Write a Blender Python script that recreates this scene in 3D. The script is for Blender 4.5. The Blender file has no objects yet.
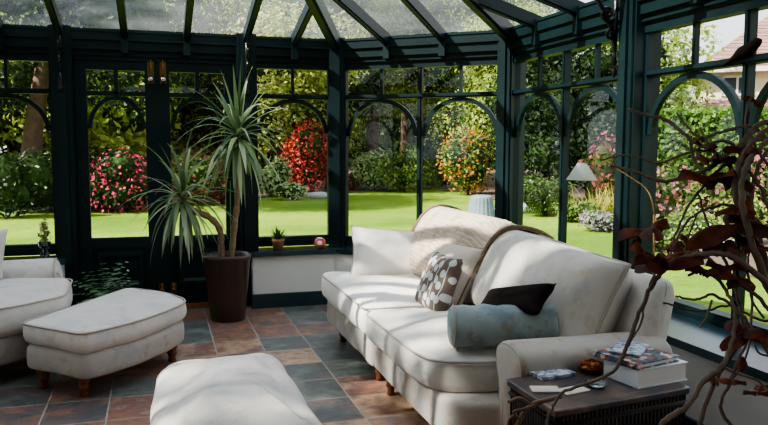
import bpy, math, random
import numpy as np
from mathutils import Vector, Matrix
from mathutils.bvhtree import BVHTree

PI = math.pi
SC = bpy.context.scene
COL = SC.collection

# ------------------------------------------------------------------ camera
CAM_Z, FPX, YAW, PITCH, ROLL = 1.45, 746.0, 0.2968, 0.0913, 0.0034
def cam_axes():
    cy, sy = math.cos(YAW), math.sin(YAW)
    r = Vector((cy, -sy, 0)); f = Vector((sy, cy, 0)); u = Vector((0, 0, 1))
    f2 = f * math.cos(PITCH) - u * math.sin(PITCH)
    u2 = u * math.cos(PITCH) + f * math.sin(PITCH)
    r3 = r * math.cos(ROLL) + u2 * math.sin(ROLL)
    u3 = u2 * math.cos(ROLL) - r * math.sin(ROLL)
    return r3, u3, f2
RX, UX, FX = cam_axes()
cd = bpy.data.cameras.new('camera'); cam = bpy.data.objects.new('camera', cd); COL.objects.link(cam)
cam.matrix_world = Matrix(((RX.x, UX.x, -FX.x, 0), (RX.y, UX.y, -FX.y, 0), (RX.z, UX.z, -FX.z, CAM_Z), (0, 0, 0, 1)))
cd.sensor_fit = 'HORIZONTAL'; cd.sensor_width = 36.0; cd.lens = FPX * 36.0 / 768.0
cd.clip_start = 0.05; cd.clip_end = 400
SC.camera = cam
def at_z(px, py, z):
    """where a sight line meets the level z (used to read the plan of the place off the photograph)"""
    d = RX * (px - 384) - UX * (py - 212.5) + FX * FPX
    return Vector((0, 0, CAM_Z)) + d * ((z - CAM_Z) / d.z)
def at_d(px, py, depth):
    d = RX * ((px - 384) / FPX) - UX * ((py - 212.5) / FPX) + FX
    return Vector((0, 0, CAM_Z)) + d * depth
def at_x(px, py, x):
    d = RX * (px - 384) - UX * (py - 212.5) + FX * FPX
    return Vector((0, 0, CAM_Z)) + d * (x / d.x)
def at_y(px, py, y):
    d = RX * (px - 384) - UX * (py - 212.5) + FX * FPX
    return Vector((0, 0, CAM_Z)) + d * (y / d.y)

# ------------------------------------------------------------------ materials
def srgb(r, g, b):
    def f(c):
        c /= 255.0
        return c / 12.92 if c <= 0.04045 else ((c + 0.055) / 1.055) ** 2.4
    return (f(r), f(g), f(b), 1.0)
class NT:
    def __init__(s, name):
        s.m = bpy.data.materials.new(name); s.m.use_nodes = True
        s.t = s.m.node_tree; s.n = s.t.nodes; s.l = s.t.links
        s.n.clear(); s.out = s.n.new('ShaderNodeOutputMaterial')
    def new(s, typ, **kw):
        n = s.n.new(typ)
        for k, v in kw.items(): setattr(n, k, v)
        return n
    def link(s, a, b): s.l.new(a, b)
    def ramp(s, fac, stops, interp='LINEAR'):
        r = s.new('ShaderNodeValToRGB'); e = r.color_ramp; e.interpolation = interp
        while len(e.elements) < len(stops): e.elements.new(0.5)
        for el, (p, c) in zip(e.elements, stops): el.position = p; el.color = c
        s.link(fac, r.inputs['Fac']); return r.outputs['Color']
    def math(s, op, a, b=None, clamp=False):
        n = s.new('ShaderNodeMath', operation=op, use_clamp=clamp)
        for i, v in enumerate((a, b)):
            if v is None: continue
            if isinstance(v, (int, float)): n.inputs[i].default_value = v
            else: s.link(v, n.inputs[i])
        return n.outputs[0]
    def mix(s, fac, a, b, blend='MIX'):
        n = s.new('ShaderNodeMix', data_type='RGBA', blend_type=blend)
        for i, v in ((0, fac), (6, a), (7, b)):
            if isinstance(v, (int, float)): n.inputs[i].default_value = v
            elif isinstance(v, tuple): n.inputs[i].default_value = v
            else: s.link(v, n.inputs[i])
        return n.outputs[2]
    def coords(s, kind='Object'):
        return s.new('ShaderNodeTexCoord').outputs[kind]
    def pos(s): return s.new('ShaderNodeNewGeometry').outputs['Position']
    def noise(s, vec, scale, detail=3.0, rough=0.55):
        n = s.new('ShaderNodeTexNoise'); n.inputs['Scale'].default_value = scale
        n.inputs['Detail'].default_value = detail; n.inputs['Roughness'].default_value = rough
        s.link(vec, n.inputs['Vector']); return n.outputs['Fac']
    def bump(s, h, strength, dist=0.01):
        b = s.new('ShaderNodeBump'); b.inputs['Strength'].default_value = strength
        b.inputs['Distance'].default_value = dist; s.link(h, b.inputs['Height']); return b.outputs['Normal']
    def bsdf(s, color, rough=0.6, metal=0.0, spec=0.5, normal=None, **kw):
        b = s.new('ShaderNodeBsdfPrincipled')
        for k, v in (('Base Color', color), ('Roughness', rough), ('Metallic', metal), ('Specular IOR Level', spec)):
            if isinstance(v, (int, float, tuple)): b.inputs[k].default_value = v
            else: s.link(v, b.inputs[k])
        for k, v in kw.items(): b.inputs[k.replace('_', ' ')].default_value = v
        if normal is not None: s.link(normal, b.inputs['Normal'])
        return b.outputs[0]
    def done(s, shader): s.link(shader, s.out.inputs['Surface']); return s.m

def plain(name, c, rough=0.6, metal=0.0, spec=0.5, var=0.12, scale=8.0, bump=0.0, bscale=60.0):
    t = NT(name); p = t.pos()
    f = t.noise(p, scale)
    lo = tuple(x * (1 - var) for x in c[:3]) + (1,); hi = tuple(min(1, x * (1 + var)) for x in c[:3]) + (1,)
    col = t.ramp(f, [(0.3, lo), (0.7, hi)])
    nrm = t.bump(t.noise(p, bscale), bump) if bump else None
    return t.done(t.bsdf(col, rough, metal, spec, nrm))

def leafmat(name, cols, rough=0.45, trans=0.5, gain=1.0):
    """leaf colours picked per leaf, partly see-through to the sun"""
    t = NT(name); g = t.new('ShaderNodeNewGeometry')
    k = len(cols)
    col = t.ramp(g.outputs['Random Per Island'], [(i / max(1, k - 1), c) for i, c in enumerate(cols)])
    big = t.noise(g.outputs['Position'], 0.7, 2.0)
    col = t.mix(1.0, col, t.ramp(big, [(0.25, (.6, .6, .6, 1)), (0.75, (1.25, 1.25, 1.2, 1))]), 'MULTIPLY')
    d = t.bsdf(col, rough, 0, 0.3)
    tr = t.new('ShaderNodeBsdfTranslucent'); t.link(col, tr.inputs['Color'])
    mx = t.new('ShaderNodeMixShader'); mx.inputs[0].default_value = trans
    t.link(d, mx.inputs[1]); t.link(tr.outputs[0], mx.inputs[2])
    return t.done(mx.outputs[0])

M = {}
def make_materials():
    # dark green painted joinery, slight gloss
    t = NT('green_paint'); p = t.pos()
    c = t.ramp(t.noise(p, 3.0), [(0.3, (0.0045, 0.014, 0.016, 1)), (0.7, (0.007, 0.021, 0.023, 1))])
    M['paint'] = t.done(t.bsdf(c, 0.42, 0, 0.28, t.bump(t.noise(p, 40), 0.04)))
    t = NT('sill_paint'); p = t.pos()
    c = t.ramp(t.noise(p, 3.0), [(0.3, (0.013, 0.036, 0.046, 1)), (0.7, (0.021, 0.053, 0.066, 1))])
    M['sill'] = t.done(t.bsdf(c, 0.22, 0, 0.6, t.bump(t.noise(p, 30), 0.03)))
    t = NT('window_glass')
    tr = t.new('ShaderNodeBsdfTransparent'); tr.inputs[0].default_value = (0.93, 0.96, 0.95, 1)
    gl = t.new('ShaderNodeBsdfGlossy'); gl.inputs['Roughness'].default_value = 0.02; gl.inputs[0].default_value = (.9, .95, 1, 1)
    fr = t.new('ShaderNodeFresnel'); fr.inputs[0].default_value = 1.45
    mx = t.new('ShaderNodeMixShader'); t.link(t.math('MULTIPLY', fr.outputs[0], 0.8), mx.inputs[0])
    t.link(tr.outputs[0], mx.inputs[1]); t.link(gl.outputs[0], mx.inputs[2]); M['glass'] = t.done(mx.outputs[0])
    M['house'] = plain('warm_house_plaster', srgb(150, 140, 126), 0.85, var=0.05, scale=2.0)
    t = NT('roof_glass'); g_ = t.noise(t.pos(), 3.0, 4)
    tr = t.new('ShaderNodeBsdfTransparent'); tr.inputs[0].default_value = (0.93, 0.96, 0.95, 1)
    tl = t.new('ShaderNodeBsdfTranslucent'); tl.inputs[0].default_value = (.9, .94, .95, 1)
    gl = t.new('ShaderNodeBsdfGlossy'); gl.inputs['Roughness'].default_value = 0.04
    m1 = t.new('ShaderNodeMixShader'); t.link(t.math('MULTIPLY', g_, 0.16), m1.inputs[0]); t.link(tr.outputs[0], m1.inputs[1]); t.link(tl.outputs[0], m1.inputs[2])
    fr = t.new('ShaderNodeFresnel'); fr.inputs[0].default_value = 1.45
    m2 = t.new('ShaderNodeMixShader'); t.link(t.math('MULTIPLY', fr.outputs[0], 0.7), m2.inputs[0]); t.link(m1.outputs[0], m2.inputs[1]); t.link(gl.outputs[0], m2.inputs[2]); M['roofglass'] = t.done(m2.outputs[0])
    M['wall'] = plain('cream_plaster', srgb(234, 234, 230), 0.8, var=0.05, scale=2.0, bump=0.03, bscale=120)
    # slate floor, one colour per tile with veins
    t = NT('slate_tiles'); p = t.pos()
    sep = t.new('ShaderNodeSeparateXYZ'); t.link(p, sep.inputs[0])
    TX, TY, OX, OY = 0.3287, 0.36, 0.377, 3.70
    ux = t.math('DIVIDE', t.math('SUBTRACT', sep.outputs[0], OX), TX); uy = t.math('DIVIDE', t.math('SUBTRACT', sep.outputs[1], OY), TY)
    fx, fy = t.math('FLOOR', ux), t.math('FLOOR', uy)
    cmb = t.new('ShaderNodeCombineXYZ'); t.link(fx, cmb.inputs[0]); t.link(fy, cmb.inputs[1]); cmb.inputs[2].default_value = 3.7
    wn = t.new('ShaderNodeTexWhiteNoise', noise_dimensions='3D'); t.link(cmb.outputs[0], wn.inputs['Vector'])
    vo = t.new('ShaderNodeVectorMath', operation='SCALE'); t.link(wn.outputs['Color'], vo.inputs[0]); vo.inputs['Scale'].default_value = 30
    va = t.new('ShaderNodeVectorMath', operation='ADD'); t.link(vo.outputs[0], va.inputs[0]); t.link(p, va.inputs[1])
    vein = t.noise(va.outputs[0], 5.0, 6.0, 0.6); fine = t.noise(va.outputs[0], 22.0, 5.0, 0.65)
    f = t.math('ADD', wn.outputs['Value'], t.math('MULTIPLY', t.math('SUBTRACT', vein, 0.5), 0.85))
    tile = t.ramp(f, [(0.0, srgb(104, 112, 108)), (0.16, srgb(128, 132, 122)), (0.30, srgb(96, 102, 102)), (0.44, srgb(124, 106, 102)),
                      (0.57, srgb(170, 124, 100)), (0.68, srgb(136, 104, 98)), (0.82, srgb(196, 164, 132)), (1.0, srgb(122, 104, 102))])
    tile = t.mix(1.0, tile, t.ramp(fine, [(0.25, (.62, .62, .62, 1)), (0.75, (1.2, 1.2, 1.2, 1))]), 'MULTIPLY')
    ex = t.math('ABSOLUTE', t.math('SUBTRACT', t.math('FRACT', ux), 0.5)); ey = t.math('ABSOLUTE', t.math('SUBTRACT', t.math('FRACT', uy), 0.5))
    gx = t.math('GREATER_THAN', ex, 0.487); gy = t.math('GREATER_THAN', ey, 0.489)
    g = t.math('MAXIMUM', gx, gy)
    col = t.mix(g, tile, srgb(168, 160, 150))
    h = t.math('SUBTRACT', t.math('MULTIPLY', t.math('ADD', vein, fine), 0.4), t.math('MULTIPLY', g, 0.7))
    rough = t.math('ADD', t.math('MULTIPLY', fine, 0.25), t.math('ADD', t.math('MULTIPLY', g, 0.3), 0.2))
    M['floor'] = t.done(t.bsdf(col, rough, 0, 0.5, t.bump(h, 0.35, 0.012)))
    # loose-cover fabric, cream with faded blue-grey and tan flowers
    def fabric(name, base, tint, tan, s=5.0, amt=0.55):
        t = NT(name); p = t.pos()
        a = t.ramp(t.noise(p, s, 4), [(0.5, (0, 0, 0, 1)), (0.64, (amt, amt, amt, 1))])
        b = t.ramp(t.noise(p, s * 1.7, 5, 0.65), [(0.55, (0, 0, 0, 1)), (0.66, (amt, amt, amt, 1))])
        c = t.mix(b, t.mix(a, base, tint), tan)
        w = t.noise(p, 260, 2); soft = t.noise(p, 9, 3)
        n = t.bump(t.math('ADD', t.math('MULTIPLY', w, 0.12), soft), 0.28, 0.02)
        return t.done(t.bsdf(c, 0.9, 0, 0.15, n, Sheen_Weight=0.15))
    M['cover'] = fabric('loose_cover', srgb(214, 208, 200), srgb(188, 191, 195), srgb(198, 182, 164), 6.5, .6)
    M['cover_dim'] = fabric('loose_cover_darker', srgb(186, 178, 168), srgb(164, 168, 172), srgb(170, 150, 130), 7.0, .7)  # darker copy of the loose cover, for bases and sofa arms
    M['piping'] = plain('piping_cord', srgb(176, 166, 154), 0.9, var=0.05)
    M['bolster'] = fabric('bolster_cloth', srgb(158, 172, 172), srgb(122, 142, 150), srgb(140, 134, 120), 8.0, 0.8)
    M['white_cloth'] = fabric('white_cushion_cloth', srgb(236, 232, 226), srgb(226, 226, 226), srgb(226, 216, 206), 4.0, 0.5)
    M['beige_cloth'] = fabric('beige_cushion_cloth', srgb(222, 208, 192), srgb(214, 206, 196), srgb(200, 178, 154), 5.0)
    M['brown_cloth'] = plain('dark_brown_cloth', srgb(34, 27, 25), 0.95, spec=0.1, bump=0.3, bscale=300)
    M['grey_cloth'] = plain('slate_grey_cloth', srgb(74, 80, 84), 0.95, spec=0.1, bump=0.2, bscale=200)
    # brown cushion with pale leaf sprays (procedural leaf spots)
    t = NT('leaf_print_cloth'); uvm = t.coords('UV')
    mp = t.new('ShaderNodeMapping'); mp.inputs['Scale'].default_value = (6.6, 5.4, 1); mp.inputs['Rotation'].default_value = (0, 0, .6); t.link(uvm, mp.inputs[0])
    v = t.new('ShaderNodeTexVoronoi', voronoi_dimensions='2D'); v.inputs['Scale'].default_value = 1.0; v.inputs['Randomness'].default_value = 0.55; t.link(mp.outputs[0], v.inputs['Vector'])
    leaf = t.math('LESS_THAN', v.outputs['Distance'], 0.36)
    wv = t.new('ShaderNodeTexWave'); wv.inputs['Scale'].default_value = 1.6; wv.inputs['Distortion'].default_value = 3.0; t.link(uvm, wv.inputs['Vector'])
    stem = t.math('GREATER_THAN', wv.outputs['Fac'], 0.985)
    c = t.mix(t.math('MAXIMUM', leaf, stem), srgb(116, 100, 92), srgb(206, 212, 208))
    M['leafprint'] = t.done(t.bsdf(c, 0.85, 0, 0.2, t.bump(t.noise(uvm, 120), 0.1)))
    # woven throw
    t = NT('woven_throw'); uvm = t.coords('UV')
    wv = t.new('ShaderNodeTexWave', bands_direction='X'); wv.inputs['Scale'].default_value = 9; wv.inputs['Distortion'].default_value = 6; wv.inputs['Detail'].default_value = 3; t.link(uvm, wv.inputs['Vector'])
    c = t.ramp(wv.outputs['Fac'], [(0.1, srgb(196, 178, 156)), (0.5, srgb(222, 208, 190)), (0.9, srgb(206, 190, 172))])
    c = t.mix(t.ramp(t.noise(uvm, 14, 4), [(0.5, (0, 0, 0, 1)), (0.62, (.6, .6, .6, 1))]), c, srgb(172, 150, 130))
    M['throw'] = t.done(t.bsdf(c, 0.95, 0, 0.1, t.bump(wv.outputs['Fac'], 0.5, 0.006)))
    M['fringe'] = plain('throw_edge', srgb(128, 108, 90), 0.95, var=0.25, scale=60)
    t = NT('turned_wood'); p = t.pos()
    c = t.ramp(t.noise(p, 30, 4), [(0.3, srgb(92, 52, 32)), (0.7, srgb(138, 84, 52))]); M['wood'] = t.done(t.bsdf(c, 0.35, 0, 0.5))
    M['threshold'] = plain('oak_threshold', srgb(140, 92, 60), 0.5, var=0.25, scale=20)
    M['brass'] = plain('aged_brass', srgb(128, 100, 60), 0.42, metal=0.9, var=0.15, scale=30)
    M['chrome'] = plain('polished_metal', srgb(190, 190, 190), 0.2, metal=1.0, var=0.05)
    M['iron'] = plain('black_iron', srgb(26, 30, 30), 0.28, metal=0.3, spec=0.7, bump=0.4, bscale=80)
    M['pot'] = plain('dark_bronze_glaze', srgb(66, 46, 38), 0.3, spec=0.6, var=0.15, scale=4)
    M['terracotta'] = plain('terracotta', srgb(158, 118, 88), 0.85, var=0.2, scale=25, bump=0.2)
    M['redclay'] = plain('red_clay', srgb(128, 66, 52), 0.7, var=0.2)
    M['soil'] = plain('potting_soil', srgb(50, 38, 30), 0.95, var=0.4, scale=60, bump=0.6)
    M['bark'] = plain('cane_bark', srgb(140, 116, 92), 0.85, var=0.25, scale=35, bump=0.5, bscale=50)
    M['treebark'] = plain('tree_bark', srgb(92, 70, 58), 0.9, var=0.35, scale=9, bump=0.8, bscale=12)
    M['stem'] = plain('dry_stem', srgb(128, 115, 108), 0.7, var=0.25, scale=40)
    M['stem2'] = plain('tan_dry_twig', srgb(138, 110, 92), 0.7, var=0.2, scale=40)
    t = NT('dried_leaf'); g = t.new('ShaderNodeNewGeometry')
    c = t.ramp(t.noise(g.outputs['Position'], 25, 3), [(0.35, srgb(72, 36, 30)), (0.55, srgb(122, 62, 42)), (0.75, srgb(176, 102, 64))])
    d = t.bsdf(c, 0.6); tr = t.new('ShaderNodeBsdfTranslucent'); t.link(c, tr.inputs[0])
    mx = t.new('ShaderNodeMixShader'); mx.inputs[0].default_value = .35; t.link(d, mx.inputs[1]); t.link(tr.outputs[0], mx.inputs[2]); M['dryleaf'] = t.done(mx.outputs[0])
    t = NT('yucca_leaf'); g = t.new('ShaderNodeNewGeometry')
    c = t.ramp(g.outputs['Random Per Island'], [(0, srgb(66, 94, 54)), (.5, srgb(120, 144, 98)), (1, srgb(186, 200, 166))])
    d = t.bsdf(c, 0.35, 0, 0.6); tr = t.new('ShaderNodeBsdfTranslucent'); t.link(c, tr.inputs[0])
    mx = t.new('ShaderNodeMixShader'); mx.inputs[0].default_value = .3; t.link(d, mx.inputs[1]); t.link(tr.outputs[0], mx.inputs[2]); M['yucca'] = t.done(mx.outputs[0])
    M['fern'] = leafmat('fern_leaf', [srgb(74, 110, 76), srgb(104, 146, 100), srgb(146, 176, 138)], 0.4, .25)
    M['succulent'] = leafmat('succulent_leaf', [srgb(52, 84, 48), srgb(98, 128, 72)], 0.4, .2)
    M['wicker'] = plain('dark_wicker', srgb(48, 40, 38), 0.55, var=0.35, scale=60)
    t = NT('lacquer_top'); p = t.pos()
    c = t.ramp(t.noise(p, 7, 4), [(0.38, srgb(58, 58, 64)), (0.55, srgb(92, 74, 66)), (0.72, srgb(128, 106, 92))])
    M['tabletop'] = t.done(t.bsdf(c, 0.3, 0, 0.6, t.bump(t.noise(p, 50), 0.1)))
    M['page'] = plain('book_pages', srgb(224, 220, 214), 0.8, var=0.06, scale=200)
    M['cover_white'] = plain('pale_book_cover', srgb(216, 220, 226), 0.35, var=0.08)
    def collage(name, cols, sc):
        t = NT(name); v = t.new('ShaderNodeTexVoronoi'); v.inputs['Scale'].default_value = sc; t.link(t.pos(), v.inputs['Vector'])
        sp = t.new('ShaderNodeSeparateColor'); t.link(v.outputs['Color'], sp.inputs[0])
        c = t.ramp(sp.outputs[0], [(i / len(cols), x) for i, x in enumerate(cols)], 'CONSTANT')
        return t.done(t.bsdf(c, 0.3))
    M['bookart'] = collage('picture_book_cover', [srgb(58, 92, 118), srgb(96, 124, 120), srgb(180, 80, 84), srgb(210, 204, 196), srgb(44, 56, 72), srgb(140, 108, 90)], 45)
    M['magart'] = collage('magazine_cover', [srgb(226, 228, 232), srgb(150, 172, 198), srgb(204, 212, 222), srgb(120, 130, 150)], 60)
    M['pink'] = plain('pink_card', srgb(196, 96, 132), 0.5)
    M['potpourri'] = leafmat('potpourri', [srgb(120, 44, 26), srgb(196, 96, 40), srgb(214, 140, 70), srgb(90, 40, 30)], .7, .2)
    t = NT('clear_glass'); gb = t.new('ShaderNodeBsdfGlass'); gb.inputs['Roughness'].default_value = .02; gb.inputs['Color'].default_value = (.92, .96, .97, 1); M['clear'] = t.done(gb.outputs[0])
    M['paper'] = plain('cream_paper', srgb(214, 204, 190), 0.8)
    M['shade'] = None
    t = NT('lamp_shade_cloth'); c = srgb(240, 240, 240); d = t.bsdf(c, .7); tr = t.new('ShaderNodeBsdfTranslucent'); tr.inputs[0].default_value = c
    mx = t.new('ShaderNodeMixShader'); mx.inputs[0].default_value = .75; t.link(d, mx.inputs[1]); t.link(tr.outputs[0], mx.inputs[2]); M['shade'] = t.done(mx.outputs[0])
    M['coral'] = plain('coral_pink_glaze', srgb(214, 110, 96), 0.3, var=.25, scale=40)
    M['ivory'] = plain('ivory_glaze', srgb(236, 224, 206), 0.4)
    # garden
    t = NT('lawn_grass'); p = t.pos()
    a = t.noise(p, 0.35, 3); b = t.noise(p, 9, 5, .7)
    c = t.mix(t.ramp(a, [(.35, (0, 0, 0, 1)), (.65, (1, 1, 1, 1))]), srgb(98, 128, 38), srgb(136, 158, 58))
    c = t.mix(1.0, c, t.ramp(b, [(.3, (.62, .66, .6, 1)), (.7, (1.15, 1.15, 1.1, 1))]), 'MULTIPLY')
    M['lawn'] = t.done(t.bsdf(c, 0.85, 0, .15, t.bump(b, .5, .05)))
    M['earth'] = plain('garden_earth', srgb(92, 76, 60), 0.95, var=.35, scale=6, bump=.6, bscale=10)
    M['stone'] = plain('grey_stone', srgb(158, 160, 164), 0.85, var=.2, scale=5, bump=.5, bscale=14)
    M['tub'] = plain('grey_ribbed_stone', srgb(112, 126, 134), 0.7, var=.12, scale=6)
    M['render'] = plain('cream_render', srgb(236, 222, 190), 0.9, var=.05)
    def rooft(name, c1, c2, sc):
        t = NT(name); uvm = t.coords('Object')
        br = t.new('ShaderNodeTexBrick'); br.inputs['Scale'].default_value = sc; br.inputs['Color1'].default_value = c1; br.inputs['Color2'].default_value = c2
        br.inputs['Mortar'].default_value = tuple(x * .35 for x in c1[:3]) + (1,); br.inputs['Mortar Size'].default_value = .03; br.inputs['Brick Width'].default_value = .5; br.inputs['Row Height'].default_value = .25
        sx = t.new('ShaderNodeSeparateXYZ'); t.link(uvm, sx.inputs[0]); cb = t.new('ShaderNodeCombineXYZ'); t.link(t.math('ADD', sx.outputs[0], sx.outputs[1]), cb.inputs[0]); t.link(t.math('MULTIPLY', sx.outputs[2], 1.3), cb.inputs[1])
        t.link(cb.outputs[0], br.inputs['Vector']); return t.done(t.bsdf(br.outputs['Color'], .85))
    M['rooftile'] = rooft('clay_roof_tiles', srgb(138, 104, 98), srgb(164, 124, 112), 1.6)
    M['greyroof'] = rooft('grey_roof_tiles', srgb(120, 118, 118), srgb(146, 142, 140), 1.6)
    M['deep'] = leafmat('deep_and_shaded_leaves', [srgb(26, 40, 26), srgb(44, 62, 34), srgb(70, 92, 48)])  # dark-leaved plants, plus left bushes with shade put into their green
    M['hedge'] = leafmat('hedge_leaves', [srgb(70, 104, 44), srgb(104, 138, 58), srgb(140, 168, 80)])
    M['dgreen'] = leafmat('dark_leaves', [srgb(52, 74, 42), srgb(80, 106, 56), srgb(120, 144, 78)])
    M['mgreen'] = leafmat('mid_leaves', [srgb(92, 120, 54), srgb(136, 160, 74), srgb(182, 198, 108)])
    M['lgreen'] = leafmat('light_leaves', [srgb(130, 154, 68), srgb(176, 194, 96), srgb(208, 218, 132)])
    M['ygreen'] = leafmat('yellow_leaves', [srgb(140, 152, 78), srgb(180, 188, 104), srgb(208, 210, 140)])
    M['variegated'] = leafmat('pale_variegated_leaves', [srgb(120, 146, 90), srgb(176, 190, 136), srgb(214, 220, 176)])
    M['redleaf'] = leafmat('red_leaves', [srgb(150, 46, 46), srgb(214, 84, 74), srgb(236, 140, 120)])
    M['orangefl'] = leafmat('orange_flowers', [srgb(196, 110, 50), srgb(222, 140, 70), srgb(230, 170, 96)])
    M['pinkfl'] = leafmat('pink_flowers', [srgb(196, 50, 92), srgb(222, 84, 122), srgb(228, 110, 130)])
    M['rosefl'] = leafmat('rose_flowers', [srgb(160, 88, 100), srgb(192, 118, 130), srgb(214, 152, 160)])
    M['wine'] = leafmat('wine_leaves', [srgb(122, 50, 60), srgb(168, 84, 92), srgb(196, 116, 116)])
    M['whitefl'] = leafmat('white_flowers', [srgb(214, 218, 206), srgb(240, 240, 232)])
    M['lilac'] = leafmat('lilac_flowers', [srgb(176, 160, 178), srgb(206, 188, 200), srgb(160, 160, 140)])
    M['straw'] = leafmat('straw_blades', [srgb(150, 150, 70), srgb(196, 186, 104), srgb(120, 136, 64)])
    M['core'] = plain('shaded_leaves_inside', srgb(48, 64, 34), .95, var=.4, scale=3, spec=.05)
make_materials()
SKY, SUN, SDIR, EXPO = 1.5, 11.0, (-.70, -.10, .71), 0.38
# ------------------------------------------------------------------ helpers
WLOC = {}
def mk(name, geo, mat, parent=None, smooth=False, mats=None):
    """one mesh object; geo = (verts, faces[, material indices]); verts are where they stand in the place"""
    V, F = geo[0], geo[1]
    off = WLOC.get(parent, Vector((0, 0, 0))) if parent else Vector((0, 0, 0))
    me = bpy.data.meshes.new(name)
    me.from_pydata([(v[0] - off.x, v[1] - off.y, v[2] - off.z) for v in V], [], F)
    for m in (mats or [mat]): me.materials.append(m)
    if len(geo) > 2 and geo[2] is not None: me.polygons.foreach_set('material_index', geo[2])
    if smooth: me.polygons.foreach_set('use_smooth', [True] * len(me.polygons))
    me.update()
    o = bpy.data.objects.new(name, me); COL.objects.link(o)
    if parent: o.parent = parent
    WLOC[o] = off
    return o
def tag(o, label=None, cat=None, group=None, kind=None):
    if label: o['label'] = label
    if cat: o['category'] = cat
    if group: o['group'] = group
    if kind: o['kind'] = kind
    return o
def thing(name, label, cat, loc, group=None):
    o = bpy.data.objects.new(name, None); COL.objects.link(o); o.location = loc; o.empty_display_size = .1
    WLOC[o] = Vector(loc); return tag(o, label, cat, group)
def struct(name, loc=(0, 0, 0)):
    o = bpy.data.objects.new(name, None); COL.objects.link(o); o.location = loc; WLOC[o] = Vector(loc)
    o['kind'] = 'structure'; return o
def smk(name, geo, mat, smooth=False):
    o = mk(name, geo, mat, None, smooth); o['kind'] = 'structure'; return o
def join(*gs):
    V, F = [], []
    for g in gs:
        n = len(V); V += list(g[0]); F += [tuple(i + n for i in f) for f in g[1]]
    return V, F
def box(x0, x1, y0, y1, z0, z1):
    V = [(x, y, z) for x in (x0, x1) for y in (y0, y1) for z in (z0, z1)]
    return V, [(0, 1, 3, 2), (4, 6, 7, 5), (0, 4, 5, 1), (2, 3, 7, 6), (0, 2, 6, 4), (1, 5, 7, 3)]
def xf(geo, m): return [tuple(m @ Vector(v)) for v in geo[0]], geo[1]
def tube(path, rad, sides=8, closed=False, cap=True):
    P = [Vector(p) for p in path]; n = len(P)
    R = rad if isinstance(rad, (list, tuple)) else [rad] * n
    V, F = [], []; prev = None
    for i in range(n):
        a = P[(i - 1) % n] if (closed or i > 0) else P[i]; b = P[(i + 1) % n] if (closed or i < n - 1) else P[i]
        t = (b - a); t = t.normalized() if t.length > 1e-9 else Vector((0, 0, 1))
        if prev is None:
            up = Vector((0, 0, 1)) if abs(t.z) < .9 else Vector((1, 0, 0)); u = t.cross(up).normalized()
        else:
            u = prev - t * prev.dot(t); u = u.normalized() if u.length > 1e-6 else t.orthogonal().normalized()
        prev = u; w = t.cross(u)
        for k in range(sides):
            an = 2 * PI * k / sides; V.append(tuple(P[i] + (u * math.cos(an) + w * math.sin(an)) * R[i]))
    for i in range(n if closed else n - 1):
        for k in range(sides):
            a = i * sides + k; b = i * sides + (k + 1) % sides; j = (i + 1) % n
            F.append((a, b, j * sides + (k + 1) % sides, j * sides + k))
    if cap and not closed:
        F.append(tuple(range(sides - 1, -1, -1))); F.append(tuple((n - 1) * sides + k for k in range(sides)))
    return V, F
def smooth_path(pts, per=6):
    P = [Vector(p) for p in pts]; out = []
    for i in range(len(P) - 1):
        p0, p1, p2, p3 = P[max(0, i - 1)], P[i], P[i + 1], P[min(len(P) - 1, i + 2)]
        for k in range(per):
            t = k / per
            out.append(.5 * ((2 * p1) + (p2 - p0) * t + (2 * p0 - 5 * p1 + 4 * p2 - p3) * t * t + (3 * p1 - p0 - 3 * p2 + p3) * t ** 3))
    out.append(P[-1]); return out
def lathe(prof, cx, cy, sides=28, close_top=False, close_bot=True):
    V, F = [], []
    for r, z in prof:
        for k in range(sides):
            a = 2 * PI * k / sides; V.append((cx + r * math.cos(a), cy + r * math.sin(a), z))
    for i in range(len(prof) - 1):
        for k in range(sides):
            a, b = i * sides + k, i * sides + (k + 1) % sides; F.append((a, b, b + sides, a + sides))
    if close_bot: F.append(tuple(range(sides - 1, -1, -1)))
    if close_top: F.append(tuple((len(prof) - 1) * sides + k for k in range(sides)))
    return V, F
def round_poly(pts, rad, step=.05, narc=6):
    """closed outline through corner points with rounded corners, evenly sampled"""
    n = len(pts); out = []
    R = rad if isinstance(rad, (list, tuple)) else [rad] * n
    for i in range(n):
        p = Vector((*pts[i], 0)); a = Vector((*pts[i - 1], 0)); b = Vector((*pts[(i + 1) % n], 0))
        da, db = (a - p).normalized(), (b - p).normalized()
        r = min(R[i], (a - p).length * .49, (b - p).length * .49)
        s, e = p + da * r, p + db * r
        for k in range(narc + 1):
            t = k / narc; q = s * (1 - t) ** 2 + p * 2 * t * (1 - t) + e * t * t; out.append((q.x, q.y))
    res = []
    for i in range(len(out)):
        a, b = out[i], out[(i + 1) % len(out)]; L = math.hypot(b[0] - a[0], b[1] - a[1]); m = max(1, int(L / step))
        for k in range(m): res.append((a[0] + (b[0] - a[0]) * k / m, a[1] + (b[1] - a[1]) * k / m))
    area = sum(res[i][0] * res[(i + 1) % len(res)][1] - res[(i + 1) % len(res)][0] * res[i][1] for i in range(len(res)))
    return res if area > 0 else res[::-1]
def normals2(o):
    n = len(o); N = []
    for i in range(n):
        a, b = o[i - 1], o[(i + 1) % n]; dx, dy = b[0] - a[0], b[1] - a[1]; L = math.hypot(dx, dy) or 1; N.append((dy / L, -dx / L))
    return N
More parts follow.
